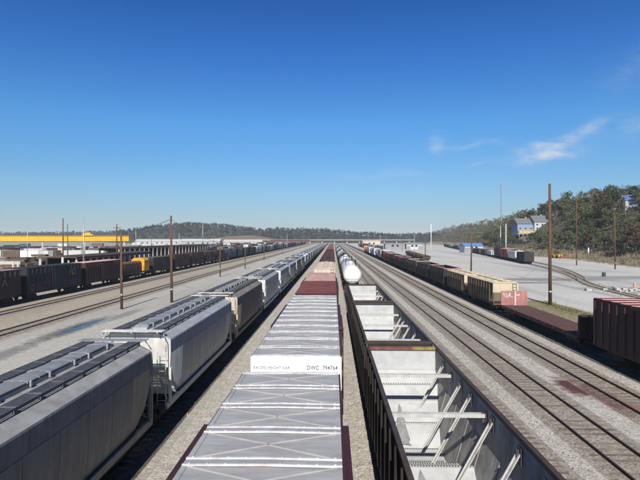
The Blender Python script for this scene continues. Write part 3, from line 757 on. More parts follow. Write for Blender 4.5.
@cached
def mound_mm(seed, ln, wd, tilt):  # low grey mound that narrows to a point along the floor
    rnd = random.Random(seed); b = MB(); n = 14
    c = [(0, ln*(k/n - .5)) for k in range(n + 1)]
    L_, R_, T_ = [], [], []
    for k, (x, y) in enumerate(c):
        t = k / n; wv = wd * (1 - t) ** .75 * (.8 + rnd.random()*.35) + .012; sh = -.10 * (t)
        L_.append((sh - wv, y, .004)); R_.append((sh + wv, y, .004)); T_.append((sh + rnd.uniform(-.02, .02), y, .03 + wv*.16))
    for k in range(n):
        b.face([L_[k], T_[k], T_[k+1], L_[k+1]]); b.face([T_[k], R_[k], R_[k+1], T_[k+1]])
    me = b.mesh('residue', mound_m); me.transform(Matrix.Rotation(tilt, 4, 'X')); return me
def open_hopper(L, W, top, lod=0, endcol=None, residue=False):
    ns = [N('body', hop_side_m(L, W, top)), N('top_chord', hop_chord_m(L, W, top))]
    ns.append(N('end_chord', hop_endchord_m(W, top, *(endcol or (chord, chord))), (0, L/2 - .08, 0))); ns.append(N('end_chord', hop_endchord_m(W, top, chord, chord), (0, -L/2 + .08, 0)))
    pr = hop_prof(); k = L / 15.0
    ns.append(N('end_sheet', MB().box(-W/2+.06, W/2-.06, -.012, .012, 2.7, top - .02).mesh('end_sheet', sheet), (0, 7.425*k, 0)))
    for (y0, z0), (y1, z1) in zip(pr, pr[1:]):
        nseg = 2 if lod == 0 else 1
        for q in range(nseg):
            a, c = q/nseg, (q+1)/nseg
            ns.append(N('floor_sheet', hop_sheet_m(round((y0 + (y1-y0)*a)*k, 3), round(z0 + (z1-z0)*a, 3), round((y0 + (y1-y0)*c)*k, 3), round(z0 + (z1-z0)*c, 3), W, lod == 0)))
    for s in (1, -1): ns.append(N('side_slope', hop_slope_m(L, s)))
    for y in (4.2, -.35, -4.9):
        ns.append(N('cross_bar', crossbar_m(W), (0, y*k, top - .42), kids=[N('gusset', gusset_mm(), (W/2 - .046, 0, 0)), N('gusset', gusset_mm(), (-W/2 + .046, 0, 0), math.pi)] if lod < 2 else []))
    for y in (2.7, 1.3, -1.1, -3.3, -6.0, 5.6)[: 6 if lod == 0 else 4]:
        ns.append(N('brace', brace_m(W), (0, y*k, 0), kids=[N('gusset', gusset_mm(), (W/2 - .046, .02, 3.3))]))
    if residue:
        ns.append(N('residue', mound_mm(2, 2.2, .30, math.atan(.5)), (-.36, 4.75, 1.13), -.10, label='low grey mound on the pale floor'))
        ns.append(N('residue', mound_mm(5, 1.3, .24, math.atan(.385)), (-.42, -.75, 1.22), -.1, label='smaller low grey mound'))
    np_ = 13
    for s in (1, -1):
        for q in range(np_):
            y = (-L/2 + .25 + (L - .5)*q/(np_ - 1)); ns.append(N('side_post', side_post_m(round(top - .96, 2), black, .07, .11), (s*(W/2 + .001), y, .955), 0 if s > 0 else math.pi))
    b = None
    ns.append(N('center_sill', MB().box(-.3, .3, -L/2, L/2, .2, .44).mesh('center_sill', under)))
    ns.append(N('end_platform', MB().box(-1.4, 1.4, -L/2 + .02, -L/2 + 1.3, .77, .9).box(-1.4, 1.4, L/2 - 1.3, L/2 - .02, .77, .9).mesh('end_platform', under)))
    tr = truck if lod == 0 else truck_lo
    ns += [tr(L/2 - 1.7), tr(-L/2 + 1.7)] + couplers(L)
    return ns
G_HOP = 'open hopper cars and tank cars on one track'
Wh, Th = 3.2, 3.93 - .13 - zr
thing('open_hopper', 'empty black open hopper nearest the camera, pale inside with braces', 'hopper car', open_hopper(15.0, Wh, Th, 0, (mat('rusty_red_chord', (.15, .055, .035), .8, 0, .4, 3), mat('dull_yellow_chord', (.26, .17, .05), .8, 0, .4, 4)), True), (TX_HOP, 23.8 - 7.5, zr), group=G_HOP)
thing('open_hopper', 'second empty black open hopper, just beyond the rust and yellow end chord', 'hopper car', open_hopper(15.0, Wh, Th, 1), (TX_HOP, 25.0 + 7.5, zr), group=G_HOP)
thing('open_hopper', 'third empty black open hopper, in front of the white tank car', 'hopper car', open_hopper(15.0, Wh, Th, 1), (TX_HOP, 41.4 + 7.5, zr), group=G_HOP)

# --- flat cars
@cached
def flat_m(L, W, m, m2):
    b = MB(); b.box(-W/2, W/2, -L/2, L/2, .95, 1.10, 1); b.box(-W/2 + .02, W/2 - .02, -L/2 + .5, L/2 - .5, .78, .949, 1)
    b.box(-.4, .4, -L/2 + .2, L/2 - .2, .5, .779, 1)
    return b.mesh('frame', m, m2)
@cached
def plank_m(W, wd, m): return MB().box(-W/2 + .06, W/2 - .06, -wd/2, wd/2, 1.101, 1.15).mesh('deck_plank', m)
def flatcar(L, W, m=deck_m, side=maroon, lod=1, planks=0):
    ns = [N('frame', flat_m(L, W, m, side))]
    if planks:
        pw = (L - .5) / planks
        for k in range(planks): ns.append(N('deck_plank', plank_m(W, round(pw - .025, 3), m), (0, -L/2 + .25 + pw*(k + .5), random.uniform(-.006, .006))))
    for s in (1, -1):
        for k in range(10): ns.append(N('stake_pocket', MBpocket(side), (s*(W/2 + .001), -L/2 + .8 + (L - 1.6)*k/9, .97), 0 if s > 0 else math.pi))
    ns += [truck_lo(L/2 - 2), truck_lo(-L/2 + 2)] + couplers(L)
    return ns
@cached
def MBpocket(m): return MB().box(0, .07, -.07, .07, 0, .12).mesh('stake_pocket', m)
thing('flatcar', 'low flatcar hidden behind the faded maroon roof', 'flatcar', flatcar(14.6, 2.9), (TX_BOX, 66.2, zr), group=G_BOX)
thing('flatcar', 'low flatcar between the open hoppers and the white tank car', 'flatcar', flatcar(24, 2.9), (TX_HOP, 70.3, zr), group=G_HOP)

# --- tan two-bay hoppers (boxy, ribbed)
@cached
def tan_body_m(L, W, top, m, rf, endm):
    b = MB(); hw = W/2; e = 1.15
    pr = [(-L/2 + e, 1.1), (L/2 - e, 1.1), (L/2 - .12, 2.3), (L/2 - .12, top - .14), (-L/2 + .12, top - .14), (-L/2 + .12, 2.3)]
    b.extr(pr[::-1], -hw, hw, 2, axis='x')
    n = len(pr); 
    for q in (-1, -2): b.m[q] = 0
    # roof with rounded shoulders
    b.extr([(-hw - .03, top - .139), (hw + .03, top - .139), (hw*.9, top - .03), (0, top + .02), (-hw*.9, top - .03)], -L/2 + .06, L/2 - .06, 1)
    b.box(-hw + .05, hw - .05, -L/2 + .1, L/2 - .1, .8, 1.0, 0)
    return b.mesh('body', m, rf, endm)
def tan_hopper(L, W, top, m=tan_car, rf=tan_roof, endm=tan_roof, lod=1, ribs=9):
    ns = [N('body', tan_body_m(L, W, top, m, rf, endm))]; hw = W/2
    for s in (1, -1):
        for k in range(ribs): ns.append(N('side_post', side_post_m(round(top - 1.35, 2), m, .08, .1), (s*(hw + .001), -L/2 + 1.3 + (L - 2.6)*k/(ribs - 1), 1.12), 0 if s > 0 else math.pi))
        for q in (-1, 1): ns.append(N('corner_post', MB().box(-.07, .07, -.07, .07, 1.0, top - .15).mesh('corner_post', m), (s*(hw - .08), q*(L/2 - .2), 0)))
        ns.append(N('ladder', ladder_m(round(top - 1.2, 2)), (-s*(hw - .45), s*(L/2 - .06), 1.0)))
        ns.append(N('end_platform', MB().box(-hw + .02, hw - .02, -.5, .5, 1.001, 1.06).mesh('end_platform', under), (0, s*(L/2 - .55), 0)))
    ns.append(N('running_board', MB().box(-.35, .35, -L/2 + .2, L/2 - .2, top + .06, top + .1).mesh('running_board', rf)))
    for k in range(4):
        for s in (-1, 1): ns.append(N('hatch_cover', MB().tube((0, 0, 0), (0, 0, .09), .34, n=12).mesh('hatch_cover', rf), (s*.8, -L/2 + 1.6 + (L - 3.2)*k/3, top - .03)))
    ns += [truck_lo(L/2 - 1.5), truck_lo(-L/2 + 1.5)] + couplers(L)
    return ns

# --- gondola
@cached
def gon_m(L, W, top, m, rim, load, ribn, floorz):
    b = MB(); hw = W/2
    for s in (-1, 1):
        x0, x1 = sorted((s*hw, s*(hw - .08))); b.box(x0, x1, -L/2, L/2, .9, top, 0)
        x0, x1 = sorted((s*(hw + .05), s*(hw - .13))); b.box(x0, x1, -L/2 - .02, L/2 + .02, top + .001, top + .1, 1)
        for k in range(ribn):
            y = -L/2 + .3 + (L - .6)*k/(ribn - 1); x0, x1 = sorted((s*(hw + .001), s*(hw + .1))); b.box(x0, x1, y - .07, y + .07, .95, top - .01, 0)
        y0, y1 = sorted((s*L/2, s*(L/2 - .08))); b.box(-hw + .081, hw - .081, y0, y1, .9, top, 0)
        y0, y1 = sorted((s*(L/2 + .02), s*(L/2 - .1))); b.box(-hw + .131, hw - .131, y0, y1, top + .001, top + .1, 1)
    b.box(-hw + .08, hw - .08, -L/2 + .08, L/2 - .08, .8, .95, 0)
    n = 14
    rnd = random.Random(int(L*100)); g = [[floorz + (rnd.uniform(-.1, .1) + .35*math.sin(math.pi*j/4) if 0 < j < 4 else 0) for j in range(5)] for i in range(n + 1)]
    for i in range(n):
        for j in range(4):
            f = lambda a, c: (-hw + .09 + (W - .18)*c/4, -L/2 + .09 + (L - .18)*a/n, g[a][c])
            b.face([f(i, j), f(i, j+1), f(i+1, j+1), f(i+1, j)], 2, True)
    for s in (-1, 1): b.box(-1.05, 1.05, s*(L/2 - 2) - 1.2, s*(L/2 - 2) + 1.2, .06, .79, 3)
    b.box(-.2, .2, -L/2 - .5, L/2 + .5, .55, .78, 3)
    return b.mesh('gondola', m, rim, load, under)
def gondola(L=15.4, W=3.1, top=3.2, m=black, rim=chord, load=coal, ribn=12, floorz=2.4): return gon_m(L, W, top, m, rim, load, ribn, floorz)

# --- tank car
def tankcar(L, r, cz, m, lod=1, band=None):
    b = MB(); hl = L/2 - .5
    prof = [(-hl, .001), (-hl + .04, r*.45), (-hl + .16, r*.75), (-hl + .36, r*.93), (-hl + .65, r)]
    prof = prof + [(-y, q) for y, q in reversed(prof)]
    b.lathe_y(prof, 24, 0, 0, cz)
    ns = [N('tank', b.mesh('tank', m))]
    for yb in (-hl + .75, -hl*.4, hl*.4, hl - .75): ns.append(N('band', MB().lathe_y([(yb - .06, r), (yb - .05, r + .025), (yb + .05, r + .025), (yb + .06, r)], 24, 0, 0, cz).mesh('band', m)))
    d = MB(); d.tube((0, 0, cz + r - .08), (0, 0, cz + r + .42), .42, n=16); d.tube((0, 0, cz + r + .42), (0, 0, cz + r + .5), .3, n=16)
    ns.append(N('dome', d.mesh('dome', m)))
    p = MB(); p.box(-.9, .9, -1.3, 1.3, cz + r - .35, cz + r - .30)
    for x in (-.9, .9):
        for y in (-1.3, 0, 1.3): p.tube((x, y, cz + r - .3), (x, y, cz + r + .75), .03, n=5)
        p.tube((x, -1.3, cz + r + .75), (x, 1.3, cz + r + .75), .03, n=5)
    for y in (-1.3, 1.3): p.tube((-.9, y, cz + r + .75), (.9, y, cz + r + .75), .03, n=5)
    ns.append(N('platform', p.mesh('platform', under)))
    s_ = MB(); s_.box(-.45, .45, -L/2, L/2, .75, 1.0)
    for s in (-1, 1):
        s_.box(-1.1, 1.1, s*(hl - 1.6) - .5, s*(hl - 1.6) + .5, 1.0, cz - r*.55); s_.box(-1.4, 1.4, s*(L/2 - .5) - .45, s*(L/2 - .5) + .45, 1.001, 1.06)
        for x in (-1.35, 1.35): s_.tube((x, s*(L/2 - .1), 1.06), (x, s*(L/2 - .1), 2.1), .025, n=5)
        s_.tube((-1.35, s*(L/2 - .1), 2.1), (1.35, s*(L/2 - .1), 2.1), .025, n=5)
    ns.append(N('frame', s_.mesh('frame', under)))
    ns += [N('ladder', ladder_m(3.2), (s*(r + .12), 0, 1.0), math.pi/2) for s in (-1, 1)]
    ns += [truck_lo(L/2 - 1.9), truck_lo(-L/2 + 1.9)] + couplers(L)
    return ns

# rest of the boxcar track
thing('covered_hopper', 'cream boxy hopper with dark roof hatches behind the maroon roof', 'hopper car', tan_hopper(20.5, 3.1, 4.6 - zr, cream, cream, cream, ribs=14), (TX_BOX, 75.2 + 10.25, zr), group=G_BOX)
for i in range(8):
    thing('gondola', f'maroon gondola full of coal, {ORD[i]} beyond the cream hopper', 'gondola', gondola(15.4, 3.1, 4.3 - zr, maroon, maroon, coal, 12, 3.5), (TX_BOX, 98 + 7.7 + 16.6*i, zr), group=G_BOX)
for i in range(10):
    c, nm = ((red_car, 'red'), (maroon, 'maroon'), (grey_car, 'grey'), (brown_car, 'brown'))[(i*3) % 4 if i else 0]
    thing('boxcar', f'small {nm} boxcar far down the middle track, {ORD[i]} beyond the coal gondolas', 'boxcar', boxcar(15.4, 3.05, 4.7 - zr, c, c, c, lod=2), (TX_BOX, 233 + 7.7 + 16.6*i, zr), group=G_BOX)
# rest of the hopper track
grey_tank = mat('grey_tank_paint', (.30, .31, .33), .45, 0, .15, .8, stain=(.12, .11, .11), stain_amt=.5)
black_tank = mat('black_tank_paint', (.02, .02, .02), .4, 0, .2, .8)
tank_w = mat('white_tank_paint', (.66, .64, .62), .5, 0, .1, .8, 1, stain=(.38, .28, .24), stain_amt=.6)
for i, (m, nm, lb) in enumerate([(tank_w, 'white', 'white tank car right behind the open hoppers'), (grey_tank, 'grey', 'grey tank car right behind the white one'), (tank_w, 'white', None), (black_tank, 'black', None), (grey_tank, 'grey', None), (tank_w, 'white', None)] + [(far_rnd.choice((grey_tank, black_tank, tank_w)), '', None) for _ in range(9)]):
    nm = {id(tank_w): 'white', id(grey_tank): 'grey', id(black_tank): 'black'}[id(m)]
    thing('tank_car', lb or f'{nm} tank car, {ORD[i]} on the track beyond the open hoppers', 'tank car', tankcar(18.0, 1.5, 2.85 - zr, m), (TX_HOP, 83.5 + 9 + 19.2*i, zr), group=G_HOP)

# row C, right of the empty tracks
G_C = 'freight cars in the row right of the empty tracks'
thing('boxcar', 'maroon ribbed boxcar with pale roof ribs at the right edge', 'boxcar',
      boxcar(15.8, 3.05, 4.6 - zr, maroon, maroon_roof, pinkrib, 1.25, 3.0, posts=17, lod=0), (TX_C, 38.1 - 7.9, zr), group=G_C)
bf = flatcar(18.6, 3.0, deck_m, maroon, planks=42)
@cached
def bulkhead_m(W, z1, m):
    b = MB(); b.box(-W/2, W/2, -.06, .06, 1.152, z1)
    for x in (-1.4, -.7, .7, 1.4): b.box(x - .06, x + .06, .061, .2, 1.16, z1 - .02)
    b.bar((-1.0, .13, 2.6), (-1.0, 1.1, 1.2), .12, .12); b.bar((1.0, .13, 2.6), (1.0, 1.1, 1.2), .12, .12)
    return b.mesh('bulkhead', m)
bhz = 2.95 - zr
mk = MB()
def stroke(pts, y, wd=.09):
    for (x0, z0), (x1, z1) in zip(pts, pts[1:]):
        d = Vector((x1 - x0, z1 - z0)).normalized() * wd/2; nx, nz = -d.y, d.x
        mk.face([(x0 - nx - d.x*.6, y, z0 - nz - d.y*.6), (x1 - nx + d.x*.6, y, z1 - nz + d.y*.6), (x1 + nx + d.x*.6, y, z1 + nz + d.y*.6), (x0 + nx - d.x*.6, y, z0 + nz - d.y*.6)])
stroke([(-1.2, 2.55), (-1.1, 2.2), (-.85, 2.05), (-.6, 2.15), (-.55, 2.45)], -.063)
stroke([(-.85, 2.5), (-.95, 2.3), (-.75, 2.22), (-.55, 2.3)], -.064); stroke([(-.5, 2.6), (-.45, 2.1), (-.2, 2.1)], -.065); stroke([(.25, 2.32), (.62, 2.36)], -.063, .13)
stroke([(.13, 2.78), (.13, 1.2)], -.066, .13)
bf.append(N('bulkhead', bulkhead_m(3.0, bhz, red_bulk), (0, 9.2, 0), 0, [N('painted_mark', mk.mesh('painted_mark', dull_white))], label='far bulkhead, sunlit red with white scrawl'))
bf.append(N('bulkhead', bulkhead_m(3.0, bhz, black), (0, -9.2, 0), math.pi, label='near bulkhead, black painted in for shade'))  # black colour stands in for the boxcar's shade on this bulkhead
thing('bulkhead_flatcar', 'empty bulkhead flatcar with brown plank deck and red far bulkhead', 'flatcar', bf, (TX_C, 40.3 + 9.35, zr), group=G_C)
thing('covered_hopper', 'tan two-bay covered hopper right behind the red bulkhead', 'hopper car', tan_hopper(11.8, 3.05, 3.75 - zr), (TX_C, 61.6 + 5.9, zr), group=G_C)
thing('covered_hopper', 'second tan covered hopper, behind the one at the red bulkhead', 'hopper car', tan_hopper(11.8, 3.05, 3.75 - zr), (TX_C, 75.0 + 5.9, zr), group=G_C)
y = 88.4
CL = [(black, pinkrib, 'black', 3.7), (black, chord, 'black', 3.5), (brown_car, tan_roof, 'brown', 3.7), (black, maroon, 'black', 3.5), (maroon, pinkrib, 'maroon', 3.6), (black, chord, 'black', 3.6), (brown_car, cream, 'brown', 3.8)]
for i, (m, rim, nm, tp) in enumerate(CL):
    thing('gondola', f'{nm} loaded gondola, {ORD[i]} behind the tan hoppers', 'gondola', gondola(13.4, 3.1, tp - zr, m, rim, coal if i % 2 else tan_rust, 11, tp - .75), (TX_C, y + 6.7, zr), group=G_C); y += 14.6
thing('boxcar', 'rust red boxcar with white roof beyond the gondolas', 'boxcar', boxcar(13, 3.05, 4.3 - zr, red_car, white, white, lod=2), (TX_C, y + 6.5, zr), group=G_C); y += 14.2
for i in range(6):
    thing('tank_car' if i % 2 else 'covered_hopper', f'pale blue {"tank car" if i % 2 else "covered hopper"}, {ORD[i]} of the pale cars at the far row end', 'tank car' if i % 2 else 'hopper car',
          tankcar(15, 1.45, 2.7 - zr, mat('pale_blue_tank', (.34, .40, .46), .5)) if i % 2 else covered_hopper(15.2, 3.2, 4.5 - zr, blue_side, dull_white, dull_white, hatch_m, lod=2), (TX_C, y + 7.7, zr), group=G_C); y += 16.6
# locomotive builder
def loco(m, cabm, framem=black, L=16):
    b = MB(); b.box(-1.5, 1.5, -L/2, L/2, 1.15, 1.45); b.box(-.9, .9, -2.6, 2.6, .5, 1.149)
    hood = MB(); hood.extr([(-.9, 1.451), (.9, 1.451), (.9, 3.4), (.6, 3.75), (-.6, 3.75), (-.9, 3.4)], -L/2 + .8, L/2 - 4.6)
    for k in range(7): y0 = -L/2 + 1.4 + k*1.35; hood.box(-.93, .93, y0, y0 + 1.1, 1.6, 3.0)
    cab = MB(); cab.extr([(-1.5, 1.451), (1.5, 1.451), (1.5, 3.9), (1.0, 4.35), (-1.0, 4.35), (-1.5, 3.9)], L/2 - 4.5, L/2 - 1.4); cab.box(-.9, .9, L/2 - 1.39, L/2 - .4, 1.451, 2.8)
    win = MB()
    for s in (-1, 1):
        for y0 in (L/2 - 4.1, L/2 - 2.6): x0, x1 = sorted((s*1.498, s*1.52)); win.box(x0, x1, y0, y0 + .8, 2.9, 3.6)
    rail = MB()
    for s in (-1, 1):
        rail.tube((s*1.42, -L/2 + .3, 2.5), (s*1.42, L/2 - 4.6, 2.5), .025, n=5)
        for k in range(7): yy = -L/2 + .3 + k*(L - 5)/6; rail.tube((s*1.42, yy, 1.45), (s*1.42, yy, 2.5), .025, n=5)
    return [N('frame', b.mesh('frame', framem)), N('hood', hood.mesh('hood', m)), N('cab', cab.mesh('cab', cabm), kids=[N('window', win.mesh('window', darkglass))]), N('handrail', rail.mesh('handrail', framem)), truck_lo(L/2 - 3), truck_lo(-L/2 + 3)] + couplers(L)
orange_l = mat('orange_loco_paint', (.55, .20, .06), .6, 0, .15)
thing('locomotive', 'small orange locomotive at the far end of the right row', 'locomotive', loco(orange_l, orange_l), (TX_C, y + 9, zr), group=G_C)

# left row of dark boxcars
G_L = 'dark freight cars in the left row'
LX = TX_L
cars = [(blue_dark, black, 'near black', 4.6), ]
def gmarks(seed, L, m, n=3, ox=0, oz=0, label=None):
    """faded sprayed letter shapes on the camera-facing car side, one part per letter"""
    rnd = random.Random(seed); T = [[(0,0),(0,1),(.5,.5),(1,1),(1,0)], [(1,.9),(.3,1),(0,.5),(.3,0),(1,.15)], [(0,0),(.5,1),(1,0)], [(0,1),(.1,.1),(.9,0),(1,1)], [(1,1),(0,.8),(1,.3),(0,0)], [(0,.1),(.2,1),(.9,.8),(.8,.2),(0,.1)], [(0,1),(1,1),(.4,0)]]
    out = []
    for k in range(n):
        b = MB(); x0 = -L*.42 + L*.84*(k + rnd.random()*.3)/n; zz = 1.2 + rnd.random()*.25; hh = .6 + rnd.random()*.7; wd = .5 + rnd.random()*.6
        pts = [(p*wd + rnd.uniform(-.08, .08), q*hh + rnd.uniform(-.08, .08)) for p, q in rnd.choice(T)]; t = rnd.uniform(.05, .1); ring = []
        for e, (ya, za) in enumerate(pts):
            a = pts[max(0, e-1)]; c = pts[min(len(pts)-1, e+1)]; d = Vector((c[0]-a[0], c[1]-a[1])); d = d.normalized() if d.length > 1e-4 else Vector((1, 0)); ring.append((ya - d.y*t, za + d.x*t, ya + d.y*t, za - d.x*t))
        i0 = len(b.v)
        for (p, q, r_, u_) in ring: b.v += [(0, p, q), (0, r_, u_)]
        for e in range(len(ring) - 1): b.f.append((i0 + 2*e, i0 + 2*e + 1, i0 + 2*e + 3, i0 + 2*e + 2)); b.m.append(0); b.s.append(False)
        out.append(N('painted_letter', b.mesh('painted_letter', m), (1.63, x0 + ox, zz + oz), label=label))
    return out
yy = 53.6
LEFT = [(brown_car, brown_roof, 15.2, 4.75, 'dark brown boxcar at the left edge with faded lettering', 'pale'),
        (blue_dark, blue_dark, 15.6, 4.8, 'blue black ribbed boxcar with pink graffiti along its bottom', 'pink'),
        (maroon, pinkrib, 14.8, 4.75, 'maroon boxcar with pale roof, just behind the blue black one', None)]
g_pale = mat('faded_white_mark', (.30, .27, .22), .9, 0, .3); g_pink = mat('faded_pink_mark', (.22, .07, .10), .9, 0, .3); g_tan = mat('faded_tan_mark', (.30, .22, .08), .9, 0, .3)
for i, (m, rf, L, tp, lb, gk) in enumerate(LEFT):
    ns = boxcar(L, 3.05, tp - zr, m, rf, rf, 1.4, 3.0, posts=15, lod=1)
    if gk == 'pale': ns += gmarks(1, L*.6, g_pale, 5, 1, 1.2, 'pale letter')
    if gk == 'pink': ns += gmarks(3, L, g_pink, 9, -.5, 0, 'pink graffiti letter') + gmarks(6, 2.6, g_tan, 2, 4.6, 1.5, 'tan letter')
    thing('boxcar', lb, 'boxcar', ns, (LX, yy + L/2, zr), group=G_L); yy += L + 1.3
thing('locomotive', 'brown hooded locomotive with bright yellow cab in the left row', 'locomotive', loco(tan_rust, mat('loco_yellow', (.60, .27, .02), .6, 0, .15), L=16), (LX, yy + 8, zr), group=G_L); yy += 17.2
seq = [(black, 4.4, 'black'), (maroon, 4.5, 'dark maroon'), (maroon, 4.6, 'maroon'), (brown_car, 4.5, 'brown'), (maroon, 4.6, 'maroon'), (steel_blue, 4.7, 'slate blue'), (steel_blue, 4.7, 'slate blue'), (steel_blue, 4.6, 'slate blue'), (black, 4.4, 'black'), (black, 4.4, 'black'), (dull_white, 4.4, 'white'), (grey_car, 4.5, 'grey'), (steel_blue, 4.5, 'slate blue'), (grey_car, 4.4, 'grey'), (dull_white, 4.4, 'white'), (brown_car, 4.4, 'brown')]
for i in range(42):
    m, tp, nm = seq[i] if i < len(seq) else far_rnd.choice(seq)
    if i < 6:
        ns = boxcar(15.2, 3.05, tp - zr, m, m if i else brown_roof, m, 1.9, 3.0, posts=12, lod=1)
        if i in (1, 3, 4): ns += gmarks(20 + i, 15, g_pale, 5, 0, 0, 'pale graffiti letter')
    else: ns = boxcar(15.2, 3.05, tp - zr, m, m if m is not dull_white else white, m, lod=2)
    thing('boxcar', f'{nm} boxcar, {ORD[i]} behind the yellow cabbed locomotive in the left row', 'boxcar', ns, (LX, yy + 7.6, zr), group=G_L); yy += 16.4

# angled right-hand row of cars, and the curved track in the pavement
def poly_track(pts, label):
    """two rails swept along a smooth path set in the pavement"""
    P = []
    for i in range(len(pts) - 1):
        p0, p1, p2, p3 = pts[max(0, i-1)], pts[i], pts[i+1], pts[min(len(pts)-1, i+2)]
        for k in range(14):
            t = k/14
            P.append(tuple(.5*((2*p1[a]) + (-p0[a]+p2[a])*t + (2*p0[a]-5*p1[a]+4*p2[a]-p3[a])*t*t + (-p0[a]+3*p1[a]-3*p2[a]+p3[a])*t**3) for a in (0, 1)))
    P.append(pts[-1]); kids = []
    def off(i, o):
        a, c = P[max(0, i-1)], P[min(len(P)-1, i+1)]; d = Vector((c[0]-a[0], c[1]-a[1])).normalized(); return (P[i][0] + d.y*o, P[i][1] - d.x*o)
    def strip(a, c, z, m, nm):
        b = MB()
        for i in range(len(P) - 1):
            q = [off(i, a), off(i, c), off(i+1, c), off(i+1, a)]
            b.face([(*q[0], z), (*q[1], z), (*q[2], z), (*q[3], z)]); 
            if z > .02:
                b.face([(*q[0], 0), (*q[0], z), (*q[3], z), (*q[3], 0)]); b.face([(*q[1], 0), (*q[2], 0), (*q[2], z), (*q[1], z)])
        return N(nm, b.mesh(nm, m))
    kids = [strip(-1.3, 1.3, .004 if pts[0][1] < 100 else .009, bed_m, 'track_bed'), strip(-.80, -.70, .10, steel, 'rail'), strip(.70, .80, .10, steel, 'rail')]
    thing('railway_track', label, 'railway track', kids)
poly_track([(44, 40), (46.5, 76), (49, 95), (52.5, 108), (58, 125), (66, 160), (72, 200), (92, 337), (136, 620)], 'curving track across the pale pavement to the right hand row')
poly_track([(52.6, 108.4), (59.5, 125), (69.5, 158), (77.5, 200), (98, 337), (142, 620)], 'second curving track branching toward the hillside')
G_R = 'freight cars in the angled right hand row'
RR = math.atan2(-.146, 1)
def rpos(s): return (68.5 + .146*s, 178 + s, .10)
RL = [('open_hopper', 'black open hopper at the near end of the angled row', gondola(13, 3.1, 4.1 - zr, black, chord, coal, 11, 3.0), 'hopper car'),
      ('covered_hopper', 'pale grey covered hopper behind the black one of the angled row', covered_hopper(15.2, 3.2, 4.5 - zr, dull_white, dull_white, dull_white, hatch_m, lod=2), 'hopper car'),
      ('boxcar', 'bright red boxcar in the angled row', boxcar(15.2, 3.05, 4.7 - zr, red_car, cream, red_car, lod=2), 'boxcar'),
      ('boxcar', 'black boxcar behind the red one in the angled row', boxcar(15.2, 3.05, 4.9 - zr, black, black, black, lod=2), 'boxcar')]
s = 6.5
for i, (nm, lb, ns, ct) in enumerate(RL):
    thing(nm, lb, ct, ns, rpos(s), RR, group=G_R); s += 16.4
for i in range(20):
    m, nm = far_rnd.choice(((grey_car, 'grey'), (brown_car, 'brown'), (black, 'black'), (dull_white, 'white')))
    if i < 3 : s += 5
    thing('gondola', f'low {nm} gondola, {ORD[i]} behind the black boxcar of the angled row', 'gondola', gondola(14.2, 3.1, 2.9 - zr, m, m, tan_rust, 9, 2.2), rpos(s), RR, group=G_R); s += 15.6
# scrap flatcars between row C and the pavement, and a second far row
for i in range(5):
    x, d = 37 + i*1.0, 205 + i*17.
    thing('flatcar', f'dark flatcar with rusty scrap, {ORD[i]} of the short row on the pavement', 'flatcar', gondola(14, 2.9, 2.0 - zr, brown_car, black, tan_rust, 8, 1.9), (x, d, zr), math.atan2(-1, 17), 'dark flatcars on the far pavement')

# extra rows in the far left yard
for r, (X, d0, n) in enumerate(((-62, 250, 26), (-80, 300, 24), (-104, 280, 26))):
    d = d0
    for i in range(n):
        m, nm = far_rnd.choice(((black, 'black'), (maroon, 'maroon'), (grey_car, 'grey'), (dull_white, 'white'), (tan_rust, 'rusty'), (steel_blue, 'slate blue'), (brown_car, 'brown')))
        tp = far_rnd.uniform(3.6, 4.8)
        if far_rnd.random() < .85:
            thing('boxcar', f'small {nm} boxcar, {ORD[i]} along the {("nearest", "middle", "farthest")[r]} of three distant left rows', 'boxcar', boxcar(15.2, 3.05, round(tp, 1) - zr, m, m if far_rnd.random() < .6 else dull_white, m, lod=2), (X, d, zr), group='distant cars in the far left yard')
        d += 16.4
for i in range(16):
    m, nm = far_rnd.choice(((black, 'black'), (tan_rust, 'rusty'), (grey_car, 'grey'), (dull_white, 'white'), (red_car, 'red')))
    thing('boxcar', f'small {nm} boxcar far right of the middle, {ORD[i]} of its row', 'boxcar', boxcar(15.2, 3.05, 4.4 - zr, m, m if i % 3 else dull_white, m, lod=2), (30.5, 330 + 16.4*i, zr), group='distant cars behind the right row')

# ------------------------------------------------------------------ poles, wires
def pole(x, y, h, label, r=.15, arms=(), name='utility_pole', m=pole_m, cat='utility pole', lamp=False, lean=0.):
    lean = lean or (math.sin(x*7.3 + y)*.008 if m is pole_m else 0)
    b = MB(); b.tube((0, 0, -.1), (lean*h, 0, h), r*1.15, r*.75, n=10); ns = [N('post', b.mesh('post', m))]
    for (z, wd) in arms:
        a = MB(); a.box(-wd/2, wd/2, -.06, .06, z - .07, z + .07); k = N('cross_arm', a.mesh('cross_arm', m), (lean*z, r + .05, 0))
        for q in (-.45, 0.1, .45): k.kids.append(N('insulator', MB().tube((0, 0, 0), (0, 0, .16), .05, .035, n=6).mesh('insulator', under), (q*wd, 0, z + .07)))
        ns.append(k)
    if lamp:
        a = MB(); a.tube((0, 0, h - .1), (1.2, -.2, h + .15), .035, n=6); ns.append(N('lamp_arm', a.mesh('lamp_arm', galv), (0, -.1, 0)))
        l = MB(); l.extr([(-.35, 0), (.35, 0), (.25, .14), (-.25, .14)], -.12, .12); ns.append(N('lamp_head', l.mesh('lamp_head', galv), (1.4, -.3, h + .1)))
    if h > 6 and m is pole_m:
        ns.append(N('tag_band', MB().tube((0, 0, 1.7), (0, 0, 1.95), r*1.15 + .01, n=10).mesh('tag_band', galv)))
    return thing(name, label, cat, ns, (x, y, 0), group='poles around the yard')
pole(-26.9, 63.6, 9.7, 'bare wooden pole beside the puddle, left of the tallest left pole')
pole(-22.7, 70.5, 12.2, 'tallest wooden pole on the left, rising above the hopper roofs', .17, arms=())
pole(-26.5, 118, 8.4, 'slim wooden pole beyond the tallest left pole', .12)
